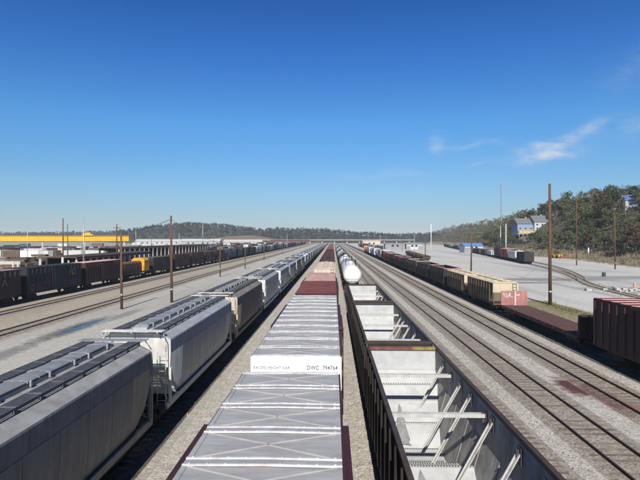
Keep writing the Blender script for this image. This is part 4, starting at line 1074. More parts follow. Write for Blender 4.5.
pole(-26.2, 150, 7.0, 'short wooden pole, second beyond the tallest left pole', .12)
pole(-28.5, 208, 7.5, 'short wooden pole, third beyond the tallest left pole', .12)
pole(-29, 290, 7.5, 'short wooden pole, fourth beyond the tallest left pole', .13)
pole(29.3, 68.9, 16.4, 'tall brown wooden pole on dry grass beside the pavement', .21, lean=-.006)
pole(29.3, 108, 12.3, 'dark wooden pole behind the second tan hopper', .17)
pole(29.3, 161, 9.3, 'dark wooden pole beyond the gondolas of the right row', .17)
def ppole(px, py_top, d, label, r=.14, m=pole_m, arms=(), name='utility_pole', cat='utility pole'):
    x = (px - VX)/F*d; h = H + (VY - py_top)/F*d
    return pole(x, d, h, label, r, arms, name, m, cat)
ppole(59.3, 218, 150, 'dark pole rising above the yellow girder, tallest on the far left', .2, arms=())
ppole(64.3, 224, 190, 'thin dark pole right of the tallest far left pole', .18)
ppole(22.8, 224, 180, 'thin pale pole above the yellow girder at far left', .12, galv)
ppole(80.5, 217, 108, 'slim pale pole between the blue black and maroon boxcars', .13, galv, name='lamp_post', cat='lamp post')
ppole(114.3, 224, 150, 'dark pole with cross arms by the girder end', .2, arms=((12.2, 2.2), (11.2, 2.2)))
ppole(134, 226, 260, 'thin pale mast right of the yellow girder', .14, galv, name='lamp_post', cat='lamp post')
ppole(202, 222.5, 420, 'thin pale mast in front of the far trees', .25, galv, name='lamp_post', cat='lamp post')
ppole(430.5, 224, 330, 'white mast beyond the right pavement', .2, white, name='lamp_post', cat='lamp post')
ppole(499, 226, 236, 'left of two pale poles below the hillside houses', .24, galv, name='lamp_post', cat='lamp post')
ppole(504.3, 224, 228, 'right of two pale poles below the hillside houses', .28, concrete, name='lamp_post', cat='lamp post')
ppole(611, 214, 150, 'dark leaning pole against the hillside trees', .16)
ppole(573.5, 196, 172, 'dark pole with cross arm against the hillside trees', .16, arms=((22.3, 2.4),))
for k, (px, d) in enumerate(((270, 330), (287, 450), (150, 330), (178, 300), (213, 360), (380, 420), (402, 360), (414, 300))):
    ppole(px, 233 + (k % 3), d, f'thin far pole, {ORD[k]} of the yard lamp posts near the horizon', .14, galv if k % 2 else pole_m, name='lamp_post', cat='lamp post')
def wire(p0, p1, sag, label, r=.018):
    b = MB(); n = 16; p0, p1 = Vector(p0), Vector(p1); prev = None
    for k in range(n + 1):
        t = k/n; p = p0.lerp(p1, t) - Vector((0, 0, sag*4*t*(1-t)))
        if prev is not None: b.tube(prev, p, r, n=5, caps=False)
        prev = p
    thing('overhead_wire', label, 'wire', b.mesh('overhead_wire', under), group='overhead wires')
wire((-22.7, 70.5, 11.8), ((114.3 - VX)/F*150, 150, 12.2), 1.2, 'wire from the tallest left pole to the pole at the girder', .028)
wire((-22.7, 70.5, 11.7), (-26.5, 118, 8.3), .8, 'wire from the tallest left pole to the slim pole beyond', .022)
wire((-26.9, 63.6, 9.6), (-22.7, 70.5, 11.6), .1, 'short wire between the two nearest left poles', .016)
wire((29.2, 68.9, 14.3), ((573.5-VX)/F*172, 172, 22.6), .8, 'wire from the tall right pole to the hillside pole', .025)
wire(((573.5-VX)/F*172, 172, 22.6), (130, 168, 23.8), .8, 'wire along the hillside toward the right edge', .035)

# ------------------------------------------------------------------ left yard: girder, sheds, trailers
g0, g1 = Vector((-176, 198)), Vector((-96, 235)); gv = (g1 - g0); gl = gv.length; ga = math.atan2(-gv.x, gv.y)
gd = MB(); gd.box(-.5, .5, 0, gl, 7.95, 10.1); gd.box(-.75, .75, 0, gl, 10.101, 10.25); gd.box(-.7, .7, 0, gl, 7.80, 7.949)
gn = [N('girder', gd.mesh('girder', yellow_m))]
leg = MB().box(-.3, .3, -.3, .3, 0, 7.79).mesh('leg', concrete)
for k in range(6): gn.append(N('leg', leg, (0, 2 + (gl - 4)*k/5, 0)))
tr = MB(); tr.box(-1.0, 1.0, -2.2, 2.2, 10.251, 11.0); tr.box(-.6, .6, -1.2, 1.2, 11.001, 11.7)
gn.append(N('trolley', tr.mesh('trolley', yellow_m), (0, gl*.80, 0)))
st = MB()
for k in range(18): yq = gl*(k + .5)/18; st.box(.501, .58, yq - .08, yq + .08, 7.96, 10.09)
gn.append(N('stiffener', st.mesh('stiffener', yellow_m), kind='stuff'))
thing('gantry_girder', 'long bright yellow crane girder on pale legs at far left', 'crane', gn, (g0.x, g0.y, 0), ga)
# open timber shed on pale posts
def shed(x, y, L, wd, h, n, label, rot=0., roofm=brown_car, postm=concrete):
    ns = [N('roof', MB().extr([(-wd/2, h), (wd/2, h), (wd/2, h + .25), (0, h + .6), (-wd/2, h + .25)], 0, L).mesh('roof', roofm)),
          N('back_wall', MB().box(-wd/2, -wd/2 + .2, .2, L - .2, 0, h - .01).mesh('back_wall', black)),
          N('beam', MB().box(wd/2 - .3, wd/2 - .02, 0, L, h - .4, h - .02).mesh('beam', tan_rust))]
    pm = MB().box(-.22, .22, -.22, .22, 0, h - .41).mesh('post', postm)
    for k in range(n): ns.append(N('post', pm, (wd/2 - .2, .3 + (L - .6)*k/(n - 1), 0)))
    stk = MB(); rnd = random.Random(int(L))
    for k in range(n - 1): yk = .8 + (L - 1)*k/(n - 1); stk.box(-wd/2 + .4, wd/2 - 1.2, yk, yk + (L/n)*.6, 0, rnd.uniform(.8, h*.6))
    ns.append(N('stacked_timber', stk.mesh('stacked_timber', tan_rust)))
    thing('open_shed', label, 'shed', ns, (x, y, 0), rot, 'open sheds in the left yard')
shed(-61, 112, 46, 7, 4.6, 15, 'long open shed with pale posts behind the maroon boxcar')
shed(-92, 205, 110, 9, 5.0, 26, 'far open shed with pale posts beyond the yellow girder', -.10)
for k, (px, h) in enumerate(((8, 5.2), (13, 4.8), (36, 5.2), (59, 5.4), (65, 4.6))):
    d = 84 + k*4.; pole((px - VX)/F*d, d, h, ('stubby pale post, ' + ORD[k] + ' from the left behind the dark boxcars'), .28 if k in (2, 3) else .2, name='concrete_post', m=concrete, cat='post')
@cached
def tl_m(L, m):
    b = MB(); b.box(-1.25, 1.25, -L/2, L/2, 1.15, 4.0)
    for yq in (-L/2 + 1.5, -L/2 + 2.8): b.box(-1.2, 1.2, yq - .5, yq + .5, 0, 1.0, 1)
    b.box(-.8, .8, L/2 - 3, L/2 - 2.8, 0, 1.14, 1)
    return b.mesh('trailer', m, under)
@cached
def tw_m(): return MB().tube((-.2, 0, 0), (.2, 0, 0), .5, n=12).mesh('wheel', under)
def trailer(x, y, label, L=13, rot=0., m=white):
    b = MB(); b.box(-1.25, 1.25, -L/2, L/2, 1.15, 4.0); wh = tw_m()
    lg = MB(); lg.box(-.9, -.75, L/2 - 3, L/2 - 2.8, 0, 1.15).box(.75, .9, L/2 - 3, L/2 - 2.8, 0, 1.15); lg.box(-.5, .5, -L/2 + .2, L/2 - .2, .95, 1.149)
    if 'from the left in' in label:
        q = tl_m(L, m); thing('trailer', label, 'trailer', q, (x, y, 0), rot, 'truck trailers in the yard'); return
    rb = MB()
    for k in range(12): yq = -L/2 + .4 + (L - .8)*k/11; rb.box(-1.27, 1.27, yq - .04, yq + .04, 1.2, 3.95)
    thing('trailer', label, 'trailer', [N('body', b.mesh('body', m)), *[N('wheel', wh, (s_*1.0, yq, .5)) for yq in (-L/2 + 1.5, -L/2 + 2.8) for s_ in (-1, 1)], N('landing_leg', lg.mesh('landing_leg', under)), N('rib', rb.mesh('rib', m), kind='stuff')], (x, y, 0), rot, 'truck trailers in the yard')
trailer(*at(24, 260.5), 'white trailer parked beneath the yellow girder', 13, 1.25)
trailer(*at(31, 257), 'second white trailer behind the one beneath the girder', 13, 1.2, dull_white)
trailer(*at(48, 254.5), 'white trailer farther right beneath the yellow girder', 13, 1.3, dull_white)
for k, (px, py, m) in enumerate(((75, 249.5, grey_car), (20, 248, steel_blue), (60, 247.5, dull_white), (95, 247, tan_rust), (112, 246.5, grey_car), (135, 246, dull_white), (6, 250.5, maroon))):
    trailer(*at(px, py), f'distant trailer, {ORD[k]} of those beyond the yellow girder', 13, 1.1 + .1*(k % 4), m)
crnd = random.Random(31)
TC = ((dull_white, 'pale'), (dull_white, 'dull white'), (grey_car, 'grey'), (steel_blue, 'slate blue'), (tan_rust, 'rusty'), (maroon, 'maroon'), (tan_car, 'tan'))
cnt = 0
for row, (d0, sl, lo, hi, step, desc) in enumerate(((262, 18, -60, 128, 5.6, 'line behind the yellow girder'), (212, 30, -30, 92, 9.5, 'loose line under the yellow girder'), (320, 10, -60, 190, 5.0, 'far line toward the warehouses'))):
    px = lo; k = 0
    while px < hi and k < 49:
        d = d0 + crnd.uniform(-6, 6); m, nm = crnd.choice(TC)
        if px > -6 and crnd.random() < .85: trailer((px - VX)/F*d, d, f'{nm} trailer, {ORD[k]} from the left in the {desc}', crnd.choice((10, 13)), crnd.uniform(-.5, .5) if row != 1 else 1.2, m); k += 1
        px += step*crnd.uniform(.8, 1.3)
def stack(x, y, label, rot, n, wd=2.2):
    ns = []
    for k in range(n): ns.append(N('bundle', MB().box(-wd, wd, -.9, .9, 0, .62).mesh('bundle', crnd.choice((tan_rust, chord, brown_car, tan_car, concrete))), (crnd.uniform(-.15, .15), crnd.uniform(-.15, .15), .72*k + .1)))
    for q in (-1, 1): ns.append(N('bearer', MB().box(-.08, .08, -.95, .95, 0, .1).mesh('bearer', deck_m), (q*wd*.6, 0, 0)))
    thing('timber_stack', label, 'timber stack', ns, (x, y, 0), rot, 'timber stacks in the left yard')
for k in range(26):
    px = 4 + k*3.3 + crnd.uniform(-2, 2); d = crnd.uniform(98, 150); x = (px - VX)/F*d
    if x > -57: continue
    if -66 < x < -56 and d > 108: x -= 12
    stack(x, d, f'brown timber stack, {ORD[k]} from the left behind the dark boxcars', crnd.uniform(-.3, .3), crnd.randint(2, 6))
# mixed far buildings
def building(x, y, wx, wy, h, wallm, roofm, label, rot=0., win=0, gable=True):
    ns = [N('wall', MB().box(-wx/2, wx/2, -wy/2, wy/2, -.3, h).mesh('wall', wallm))]
    if gable: r = MB().extr([(-wy/2 - .5, h + .002), (wy/2 + .5, h + .002), (0, h + max(.8, wy*.13))], -wx/2 - .5, wx/2 + .5, axis='x').mesh('roof', roofm)
    else: r = MB().box(-wx/2 - .3, wx/2 + .3, -wy/2 - .3, wy/2 + .3, h + .002, h + .5).mesh('roof', roofm)
    ns.append(N('roof', r))
    wm = MB().box(-.9, .9, -.06, .0, 0, 1.6).mesh('window', darkglass); dm = MB().box(-1.8, 1.8, -.05, 0, 0, 3.2).mesh('door', grey_car)
    for k in range(win):
        xx = -wx/2 + wx*(k + .5)/win
        ns.append(N('window', wm, (xx, -wy/2 - .001, h*.5)) if k % 3 else N('door', dm, (xx, -wy/2 - .001, 0)))
    return thing('building', label, 'building', ns, (x, y, 0), rot, 'low buildings round the yard')
pale_wall = mat('pale_metal_wall', (.30, .30, .28), .7, 0, .1, .3)
blue_roof_m = mat('bright_blue_roof', (.09, .22, .48), .55, 0, .1)
building((470-VX)/F*330, 330, 11.5, 14, 4.2, dull_white, blue_roof_m, 'white building with bright blue roof right of the angled row', .0, 4)
building((201-VX)/F*560, 560, 42, 20, 6.0, pale_wall, dull_white, 'long pale warehouse with white roof before the far left trees', .1, 8)
building((243-VX)/F*620, 620, 46, 20, 5.0, concrete, dull_white, 'low grey warehouse right of the long pale warehouse', .1, 8)
building((371-VX)/F*520, 520, 18, 14, 6.4, cream, cream, 'cream building at the far end of the right row', 0, 4, False)
building((394-VX)/F*420, 420, 16, 12, 4.6, grey_car, grey_car, 'dark grey building right of the cream one', 0, 4, False)
building((413-VX)/F*420, 420, 13, 10, 4.4, dull_white, grey_car, 'small white building beyond the right pavement', 0, 4)
building((160-VX)/F*640, 640, 60, 20, 5.5, concrete, dull_white, 'low pale warehouse at the foot of the left trees', .1, 10)
building((290-VX)/F*800, 800, 60, 16, 5.0, tan_rust, maroon_roof, 'rust red shed far down the middle of the yard', 0, 8)
# far overpass
ovm = mat('weathered_concrete', (.27, .26, .24), .9, 0, .2, .2)
ov = [N('deck', MB().box(-260, 150, -5, 5, 5.4, 6.3).mesh('deck', ovm)), N('parapet', MB().box(-260, 150, -5.3, -5.01, 6.1, 7.2).mesh('parapet', ovm))]
pm = MB().box(-.8, .8, -2, 2, 0, 5.39).mesh('pier', concrete)
for k in range(18): ov.append(N('pier', pm, (-250 + k*23, 0, 0)))
thing('overpass', 'long pale road overpass crossing the far end of the yard', 'bridge', ov, (0, 940, 0))

# ------------------------------------------------------------------ right side: hill, houses, machines
def foot(y):                                        # x of the hill's foot
    pts = [(0, 92), (142, 92), (222, 105), (270, 101), (340, 100), (420, 114), (600, 150), (1200, 200), (2000, 240)]
    for (a, xa), (c, xc) in zip(pts, pts[1:]):
        if y <= c: return xa + (xc - xa)*(y - a)/(c - a)
    return pts[-1][1]
def sst(t): t = max(0, min(1, t)); return t*t*(3 - 2*t)
def hill_z(x, y):
    d = x - foot(y)
    if d < 0: return -.3
    z = 3.3*sst(d/9.5) + 21.5*sst((d - 9)/48) + 5*sst((d - 60)/200)
    fade = sst((1950 - y)/1000)*.9 + .1
    n = math.sin(x*.061 + y*.017)*1.1 + math.sin(y*.043 + 1.3)*1.2
    return z*fade + n*sst(d/40)
hb = MB(); xs = [0, 1.5, 4, 7, 10, 14, 18, 24, 30, 38, 46, 56, 70, 100, 150, 240, 400, 800]; ys = list(range(0, 400, 10)) + list(range(400, 1000, 30)) + list(range(1000, 2001, 100))
for a, ya in enumerate(ys):
    for xo in xs: xx = foot(ya) + xo; hb.v.append((xx, ya, hill_z(xx, ya) if xo else -.05))
nx = len(xs)
for a in range(len(ys) - 1):
    for c in range(nx - 1): hb.f.append((a*nx + c, a*nx + c + 1, (a+1)*nx + c + 1, (a+1)*nx + c)); hb.m.append(1 if xs[c] < 10 else 0); hb.s.append(True)
struct('hill', hb.mesh('hill', hill_m, bank_m))

# far low rise with bare orange soil, in front of the far left wood
def rise(name, pts, z, depth, m):
    b = MB(); n = len(pts)
    for (x, y, h) in pts: b.v += [(x, y - depth, -.4), (x, y, h), (x, y + depth, h + .5)]
    for k in range(n - 1):
        for q in (0, 1): b.f.append((k*3 + q, (k+1)*3 + q, (k+1)*3 + q + 1, k*3 + q + 1)); b.m.append(0); b.s.append(True)
    struct(name, b.mesh(name, m))
soil = gravel('bare_orange_soil', (.13, .085, .05), (.20, .14, .09), 1, .02, .5, dirt=(.14, .12, .06), dirt_amt=.6, streaks=False)
rise('low_hill', [(-260, 940, 1), (-235, 950, 8), (-200, 960, 13), (-165, 960, 15), (-130, 970, 11), (-105, 980, 4), (-60, 990, 3), (0, 1000, 2)], 0, 60, soil)

# houses
siding_b = mat('blue_grey_siding', (.20, .26, .34), .8, 0, .08, 3); siding_w = mat('white_siding', (.40, .42, .44), .8, 0, .08, 3)
shingle = mat('grey_shingle', (.13, .13, .135), .9, 0, .2, 2); deck_y = mat('new_deck_timber', (.55, .38, .12), .8, 0, .15, 2)
def house(x, y, z, wx, wy, h, wallm, roofm, label, rot, rise_=2.4, axis='x', windows=3):
    ns = [N('wall', MB().box(-wx/2, wx/2, -wy/2, wy/2, -3, h).mesh('wall', wallm))]
    if axis == 'x': r = MB().extr([(-wy/2 - .4, h + .01), (wy/2 + .4, h + .01), (0, h + rise_)], -wx/2 - .4, wx/2 + .4, axis='x')
    else: r = MB().extr([(-wx/2 - .4, h + .01), (wx/2 + .4, h + .01), (0, h + rise_)], -wy/2 - .4, wy/2 + .4)
    ns.append(N('roof', r.mesh('roof', roofm), kids=[N('chimney', MB().box(-.4, .4, -.4, .4, h + .2, h + rise_ + .8).mesh('chimney', concrete), (wx*.25, wy*.15, 0))]))
    for k in range(windows):
        for zz in (.9, 3.4):
            if zz + 1.3 > h: continue
            ns.append(N('window', MB().box(-.5, .5, -.05, 0, 0, 1.25).mesh('window', darkglass), (-wx/2 + wx*(k + .5)/windows, -wy/2 - .001, zz), kids=[N('frame', MB().box(-.6, .6, -.03, .02, -.1, 0).box(-.6, .6, -.03, .02, 1.25, 1.35).mesh('frame', white))]))
    thing('house', label, 'house', ns, (x, y, z), rot, 'houses on the hillside')
hd = 340.; px2x = lambda px, d: (px - VX)/F*d; py2z = lambda py, d: H + (VY - py)/F*d
zb = py2z(231, hd)
house(px2x(520.5, hd), hd, zb, 10.8, 10, 4.6, siding_b, shingle, 'left hillside house with blue grey walls and grey roof', .05, 3.8)
house(px2x(536.5, hd - 2), hd - 1, zb, 10.2, 12, 5.6, siding_w, shingle, 'right hillside house with white walls and grey roof', .05, 4.6)
dk = [N('deck_floor', MB().box(-11.5, 11.5, -3, 0, -1.5, -.2).mesh('deck_floor', deck_y)), N('railing', MB().box(-11.5, 11.5, -3, -2.9, .75, .9).mesh('railing', deck_y))]
for k in range(10): dk.append(N('post', MB().box(-.14, .14, -.14, .14, -4.2, .9).mesh('post', deck_y), (-11.4 + 22.8*k/9, -3.12, 0)))
thing('deck', 'yellow timber deck on posts below the two hillside houses', 'deck', dk, (px2x(528, hd), hd - 7.4, zb), .05)
rw = mat('grey_retaining_wall', (.15, .14, .115), .95, 0, .35, .35, 1, (.055, .055, .035), .95, bump=.5, bscale=2)
thing('retaining_wall', 'grey retaining wall below the yellow deck', 'wall', MB().extr([(-9, -11), (8, -11), (8, -1.6), (3, -1.0), (-6, -1.4), (-9, -3.4)], 0, 9).mesh('retaining_wall', rw), (px2x(522, hd), hd - 22, zb - 2.2), .05)
d3 = 262.; z3 = hill_z(px2x(630, d3), d3)
house(px2x(630, d3), d3, z3 - .5, 8.5, 8, 3.6, siding_w, mat('muted_blue_tarp', (.08, .15, .33), .7, 0, .15), 'pale house with bright blue tarp roof among the hillside trees', -.5, 3.0, 'x', 2)
# radio mast behind the hill
mb_ = MB(); mx_, md, mh = px2x(499.5, 520), 520, py2z(184, 520)
for a in range(3):
    t = a*2.094; mb_.tube((math.cos(t)*.6, math.sin(t)*.6, 0), (math.cos(t)*.45, math.sin(t)*.45, mh), .12, n=5)
for k in range(int(mh/2.2)):
    for a in range(3):
        t, u_ = (a + k)*2.094, (a + k + 1)*2.094; mb_.tube((math.cos(t)*.55, math.sin(t)*.55, k*2.2), (math.cos(u_)*.55, math.sin(u_)*.55, k*2.2 + 2.2), .05, n=4)
thing('radio_mast', 'tall thin lattice mast rising behind the wooded hill', 'radio mast', [N('lattice', mb_.mesh('lattice', grey_car)), N('antenna', MB().box(-1.2, 1.2, -.3, .3, mh - 5, mh - 2.5).box(-.9, .9, -.3, .3, mh - 14, mh - 12).mesh('antenna', grey_car))], (mx_, md, 0))
# white post with sign
d = 222.; x = (585 - VX)/F*d; thing('sign_post', 'white post with small white sign at the foot of the trees', 'sign', [N('post', MB().box(-.22, .22, -.15, .15, 0, 2.9).mesh('post', white)), N('sign_board', MB().box(.9, 2.6, -.05, .05, 1.0, 1.9).mesh('sign_board', white)), N('leg', MB().box(1.7, 1.8, .06, .14, 0, 1.9).mesh('leg', white))], (x, d, hill_z(x, d) + .05))
# yellow loader
x, d = at(554, 258)
lb_ = MB(); lb_.box(-1.1, 1.1, -2.4, 2.2, .7, 1.7); cab = MB(); cab.extr([(-.8, 1.701), (.8, 1.701), (.7, 3.4), (-.7, 3.4)], -.8, .8); arm = MB(); arm.bar((0, -2.0, 1.6), (0, -3.4, .8), .5, .3); arm.box(-1.3, 1.3, -4.0, -3.3, .2, 1.1)
whl = MB().tube((-.25, 0, 0), (.25, 0, 0), .75, n=14).mesh('wheel', under)
thing('loader', 'small yellow wheel loader at the edge of the pavement', 'loader', [N('body', lb_.mesh('body', yellow_m)), N('cab', cab.mesh('cab', tan_car), kids=[N('window', MB().box(-.6, .6, -.83, -.80, 2.2, 3.2).mesh('window', darkglass))]), N('bucket', arm.mesh('bucket', orange_m))] + [N('wheel', whl, (s_*1.2, q, .75)) for s_ in (-1, 1) for q in (-1.5, 1.4)], (x, d, 0), .3)
# dark barrel, orange traffic barrel, rubble, fence of far parked cars
x, d = at(600, 276); br = MB(); br.lathe_y([(0, .001), (0, .36), (.1, .4), (.5, .42), (.9, .4), (1.0, .36), (1.0, .001)], 14); brm = br.mesh('barrel', asph)
brm.transform(Matrix.Rotation(R(90), 4, 'X')); thing('barrel', 'dark barrel standing alone on the pale pavement', 'barrel', brm, (x, d, 0))
x, d = at(630, 287.5); tb = MB()
prof = [(0, .34), (.1, .34), (.1, .29), (.95, .23), (.95, .001)]
for k in range(4): tb.tube((0, 0, .1 + k*.22), (0, 0, .32 + k*.22), .29 - k*.015, .275 - k*.015, n=14, m=k % 2)
tb.tube((0, 0, 0), (0, 0, .1), .36, n=14, m=2); thing('traffic_barrel', 'orange and white traffic barrel on the concrete slab', 'traffic barrel', tb.mesh('traffic_barrel', orange_l, cream, under), (x, d, 0))
rb_ = MB(); rnd = random.Random(3)
for k in range(60):
    a = rnd.uniform(.1, .5); x0, y0 = rnd.gauss(0, 2.4), rnd.gauss(0, 1.2); rb_.box(x0 - a, x0 + a*.7, y0 - a, y0 + a*.8, -.05, a*.8)
x, d = at(634, 290); o = struct('rubble', rb_.mesh('rubble', concrete), (x, d, 0), 'stuff')

# ------------------------------------------------------------------ trees
F_ = {'dark': foliage('dark_evergreen_foliage', (.050, .062, .024)), 'olive': foliage('olive_foliage', (.076, .078, .034)),
      'rust': foliage('autumn_brown_foliage', (.115, .078, .046)), 'green': foliage('dull_green_foliage', (.078, .09, .032)), 'far': foliage('far_wood_foliage', (.034, .042, .026), .35),
      'brush': foliage('dry_brush', (.185, .155, .108))}
def leafquad(b, p, sz, rnd, m=0):
    a = Vector((rnd.gauss(0, 1), rnd.gauss(0, 1), rnd.gauss(0, .7))).normalized(); c = a.orthogonal().normalized(); c = (c * math.cos(1) + a.cross(c) * math.sin(rnd.random()*6)).normalized()
    b.face([p - a*sz, p - c*sz*.6, p + a*sz, p + c*sz*.6], m)
def crown_mesh(seed, h, kind, m, nl=15, per=60):
    rnd = random.Random(seed); b = MB(); cz = h*.62
    lobes = []
    for k in range(nl):
        t = rnd.random()*6.283; rr = rnd.random()**.6
        if kind == 'pine': zz = rnd.uniform(.35, 1.0); lobes.append((Vector((math.cos(t)*rr*h*.16*(1.25 - zz), math.sin(t)*rr*h*.16*(1.25 - zz), h*zz)), h*.17*(1.3 - zz)))
        else: lobes.append((Vector((math.cos(t)*rr*h*.27, math.sin(t)*rr*h*.27, h*rnd.uniform(.36, .93) - rr*h*.06)), h*rnd.uniform(.09, .16)))
    for c, r in lobes:
        for q in range(per):
            d = Vector((rnd.gauss(0, 1), rnd.gauss(0, 1), rnd.gauss(0, .8))); d = d.normalized() * r * rnd.random()**.4
            leafquad(b, c + d, h*rnd.uniform(.022, .042), rnd)
    return b.mesh('crown', m)
def trunk_mesh(seed, h, r):
    rnd = random.Random(seed); b = MB(); b.tube((0, 0, -.6), (rnd.uniform(-.02, .02)*h, 0, h*.75), r, r*.3, n=7)
    for k in range(6):
        z = h*rnd.uniform(.25, .65); t = rnd.random()*6.28; b.tube((0, 0, z), (math.cos(t)*h*.22, math.sin(t)*h*.22, z + h*.22), r*.35, r*.08, n=5)
    return b.mesh('trunk', bark)
def bare_mesh(seed, h):
    rnd = random.Random(seed); b = MB()
    def br(p, d, ln, r, lv):
        q = p + d*ln; b.tube(p, q, r, r*.6, n=3, caps=False)
        if lv == 0: return
        for k in range(3 if lv > 1 else 4):
            ax = Vector((rnd.gauss(0, 1), rnd.gauss(0, 1), rnd.gauss(0, .3))); nd = (d + ax.normalized()*.62 + Vector((0, 0, .12))).normalized(); br(p + d*ln*rnd.uniform(.55, 1), nd, ln*rnd.uniform(.6, .8), r*.55, lv - 1)
    br(Vector((0, 0, h*.25)), Vector((0, 0, 1)), h*.26, h*.012, 4)
    return b.mesh('crown', twig)
PROTO = {}
for kd, nm in (('dark', 'pine'), ('dark', 'round'), ('olive', 'round'), ('rust', 'round'), ('green', 'round')):
    PROTO.setdefault(kd + nm, []).extend([(crown_mesh(hash((kd, nm, s)) % 999 if False else (len(kd)*17 + len(nm)*5 + s*31), 10, nm, F_[kd]), trunk_mesh(s, 10, .2)) for s in range(3)])
PROTO['bare'] = [(bare_mesh(40 + s, 10), trunk_mesh(s, 6, .17)) for s in range(4)]
KINDS = [('darkround', .24, 'dark evergreen'), ('oliveround', .25, 'olive leaved'), ('rustround', .09, 'brown autumn'), ('greenround', .16, 'dull green'), ('bare', .26, 'bare grey')]
rnd = random.Random(21); cand = []
for y in range(60, 1300, 1):
    pass
y = 88.
while y < 400:
    xo = 11.
    while xo < 75:
        x = foot(y) + xo + rnd.uniform(-2.4, 2.4); yy_ = y + rnd.uniform(-3, 3)
        px = VX + x/yy_*F
        if px < 690 and not (500 < px < 552 and 285 < yy_ < 352) and not (617 < px < 640 and 215 < yy_ < 272 and x - foot(yy_) > 24 and rnd.random() < .6):
            cand.append((yy_, x))
        xo += rnd.uniform(5.6, 8.0) * (1 + max(0, y - 200)/400)
    y += 5.6 * (1 + max(0, y - 160)/220)
cand.sort()
TG = 'trees on the right hillside'
zone = lambda xo: 'along the foot of the right hillside' if xo < 26 else 'high on the wooded right hillside' if xo > 48 else 'partway up the wooded right hillside'
print('trees', len(cand))
def put_tree(x, y, s, kd, label, group=TG):
    cm, tm = rnd.choice(PROTO[kd]); o = thing('tree', label, 'tree', [N('trunk', tm), N('crown', cm)], (x, y, hill_z(x, y) if x > 80 else 0), rnd.random()*6.28, group, (s*rnd.uniform(.9, 1.25), s*rnd.uniform(.9, 1.25), s)); return o
rest = []
for (y, x) in cand:
    q = rnd.random(); acc = 0
    for kd, pr_, nm in KINDS:
        acc += pr_
        if q <= acc: break
    xo = x - foot(y)
    if xo < 22 and rnd.random() < .35: kd, nm = ('bare', 'bare grey') if rnd.random() < .5 else ('darkround', 'dark evergreen')
    s = rnd.uniform(.95, 1.45) * (1.0 if xo > 20 else .85)
    sz = 'short' if s < 1.02 else 'tall' if s > 1.25 else 'mid-sized'; px = VX + x/y*F
    wh = 'by the right edge' if px > 630 else 'below the blue roof' if px > 613 else 'left of the blue roof' if px > 598 else 'above the white sign' if px > 575 else 'right of the tall pole' if px > 552 else 'around the houses' if px > 505 else 'left of the houses'
    lv = 'at the foot' if xo < 15 else 'low part' if xo < 24 else 'lower middle' if xo < 36 else 'near the top' if xo > 48 else 'upper middle'
    put_tree(x, y, s, kd, f'{sz} {nm} tree, {lv} of the hill, {wh}')
# the rest of the wood far along the hill, one mass
def wood(name, pts, m, seed, per=26, lab=None):
    rnd = random.Random(seed); b = MB()
    for (x, y, z, h) in pts:
        for k in range(4):
            c = Vector((x + rnd.gauss(0, h*.22), y + rnd.gauss(0, h*.2), z + h*rnd.uniform(.35, .85))); r = h*rnd.uniform(.14, .24)
            for q in range(per//4):
                d = Vector((rnd.gauss(0, 1), rnd.gauss(0, 1), rnd.gauss(0, .9))).normalized() * r * rnd.random()**.4
                leafquad(b, c + d, h*rnd.uniform(.045, .09), rnd, rnd.choice((0, 0, 1, 2)))
        b.tube((x, y, z - 1), (x, y, z + h*.6), .2, .1, n=4, m=3)
    return struct(name, b.mesh(name, *m), kind='stuff', label=lab)
pts = []
y = 400.
while y < 1900:
    xo = 8.
    while xo < 110:
        x = foot(y) + xo + rnd.uniform(-5, 5); yy_ = y + rnd.uniform(-8, 8); pts.append((x, yy_, hill_z(x, yy_), rnd.uniform(8, 13))); xo += rnd.uniform(8, 13)
    y += 9 + (y - 400)*.02
y = 120.
while y < 400:
    xo = 66.
    while xo < 140:
        x = foot(y) + xo + rnd.uniform(-3, 3); yy_ = y + rnd.uniform(-4, 4)
        if x/yy_*F < 380: pts.append((x, yy_, hill_z(x, yy_), rnd.uniform(7, 12)))
        xo += rnd.uniform(6, 9)
    y += 8.
wood('hillside_wood', pts, (F_['olive'], F_['dark'], F_['rust'], bark), 5, 44, 'mixed autumn wood running along the far hill')
# far wood along the horizon: profile from the photo (px, top py)
prof = [(-80, 231), (0, 231.5), (60, 231), (110, 230), (130, 228), (145, 225), (165, 223), (190, 221.5), (225, 223), (245, 226), (262, 228), (280, 226.5), (292, 228.5), (302, 227), (320, 227.5), (340, 229.5), (370, 231.5), (395, 233), (420, 232), (470, 231)]
def ptop(px):
    for (a, ya), (c, yc) in zip(prof, prof[1:]):
        if px <= c: return ya + (yc - ya)*(px - a)/(c - a)
    return 232
pts = []
for layer, d in enumerate((1010, 1060, 1120, 1190)):
    px = -90.
    while px < 480:
        dd = d + rnd.uniform(-25, 25) + (300 if px < 115 else 0); x = (px - VX)/F*dd; top = H + (VY - ptop(px) + rnd.uniform(-1.6, .5))/F*dd; h = min(top - .5, rnd.uniform(10, 17)); 
        pts.append((x, dd, max(0, top - h), h)); 
        if top - h > 6: pts.append((x + rnd.uniform(-4, 4), dd - 12, max(0, top - h*1.7), h)); 
        px += rnd.uniform(2.2, 3.8)
wood('far_wood', pts, (F_['far'], F_['dark'], F_['far'], bark), 8, 84, 'dark green wood along the horizon beyond the yard')
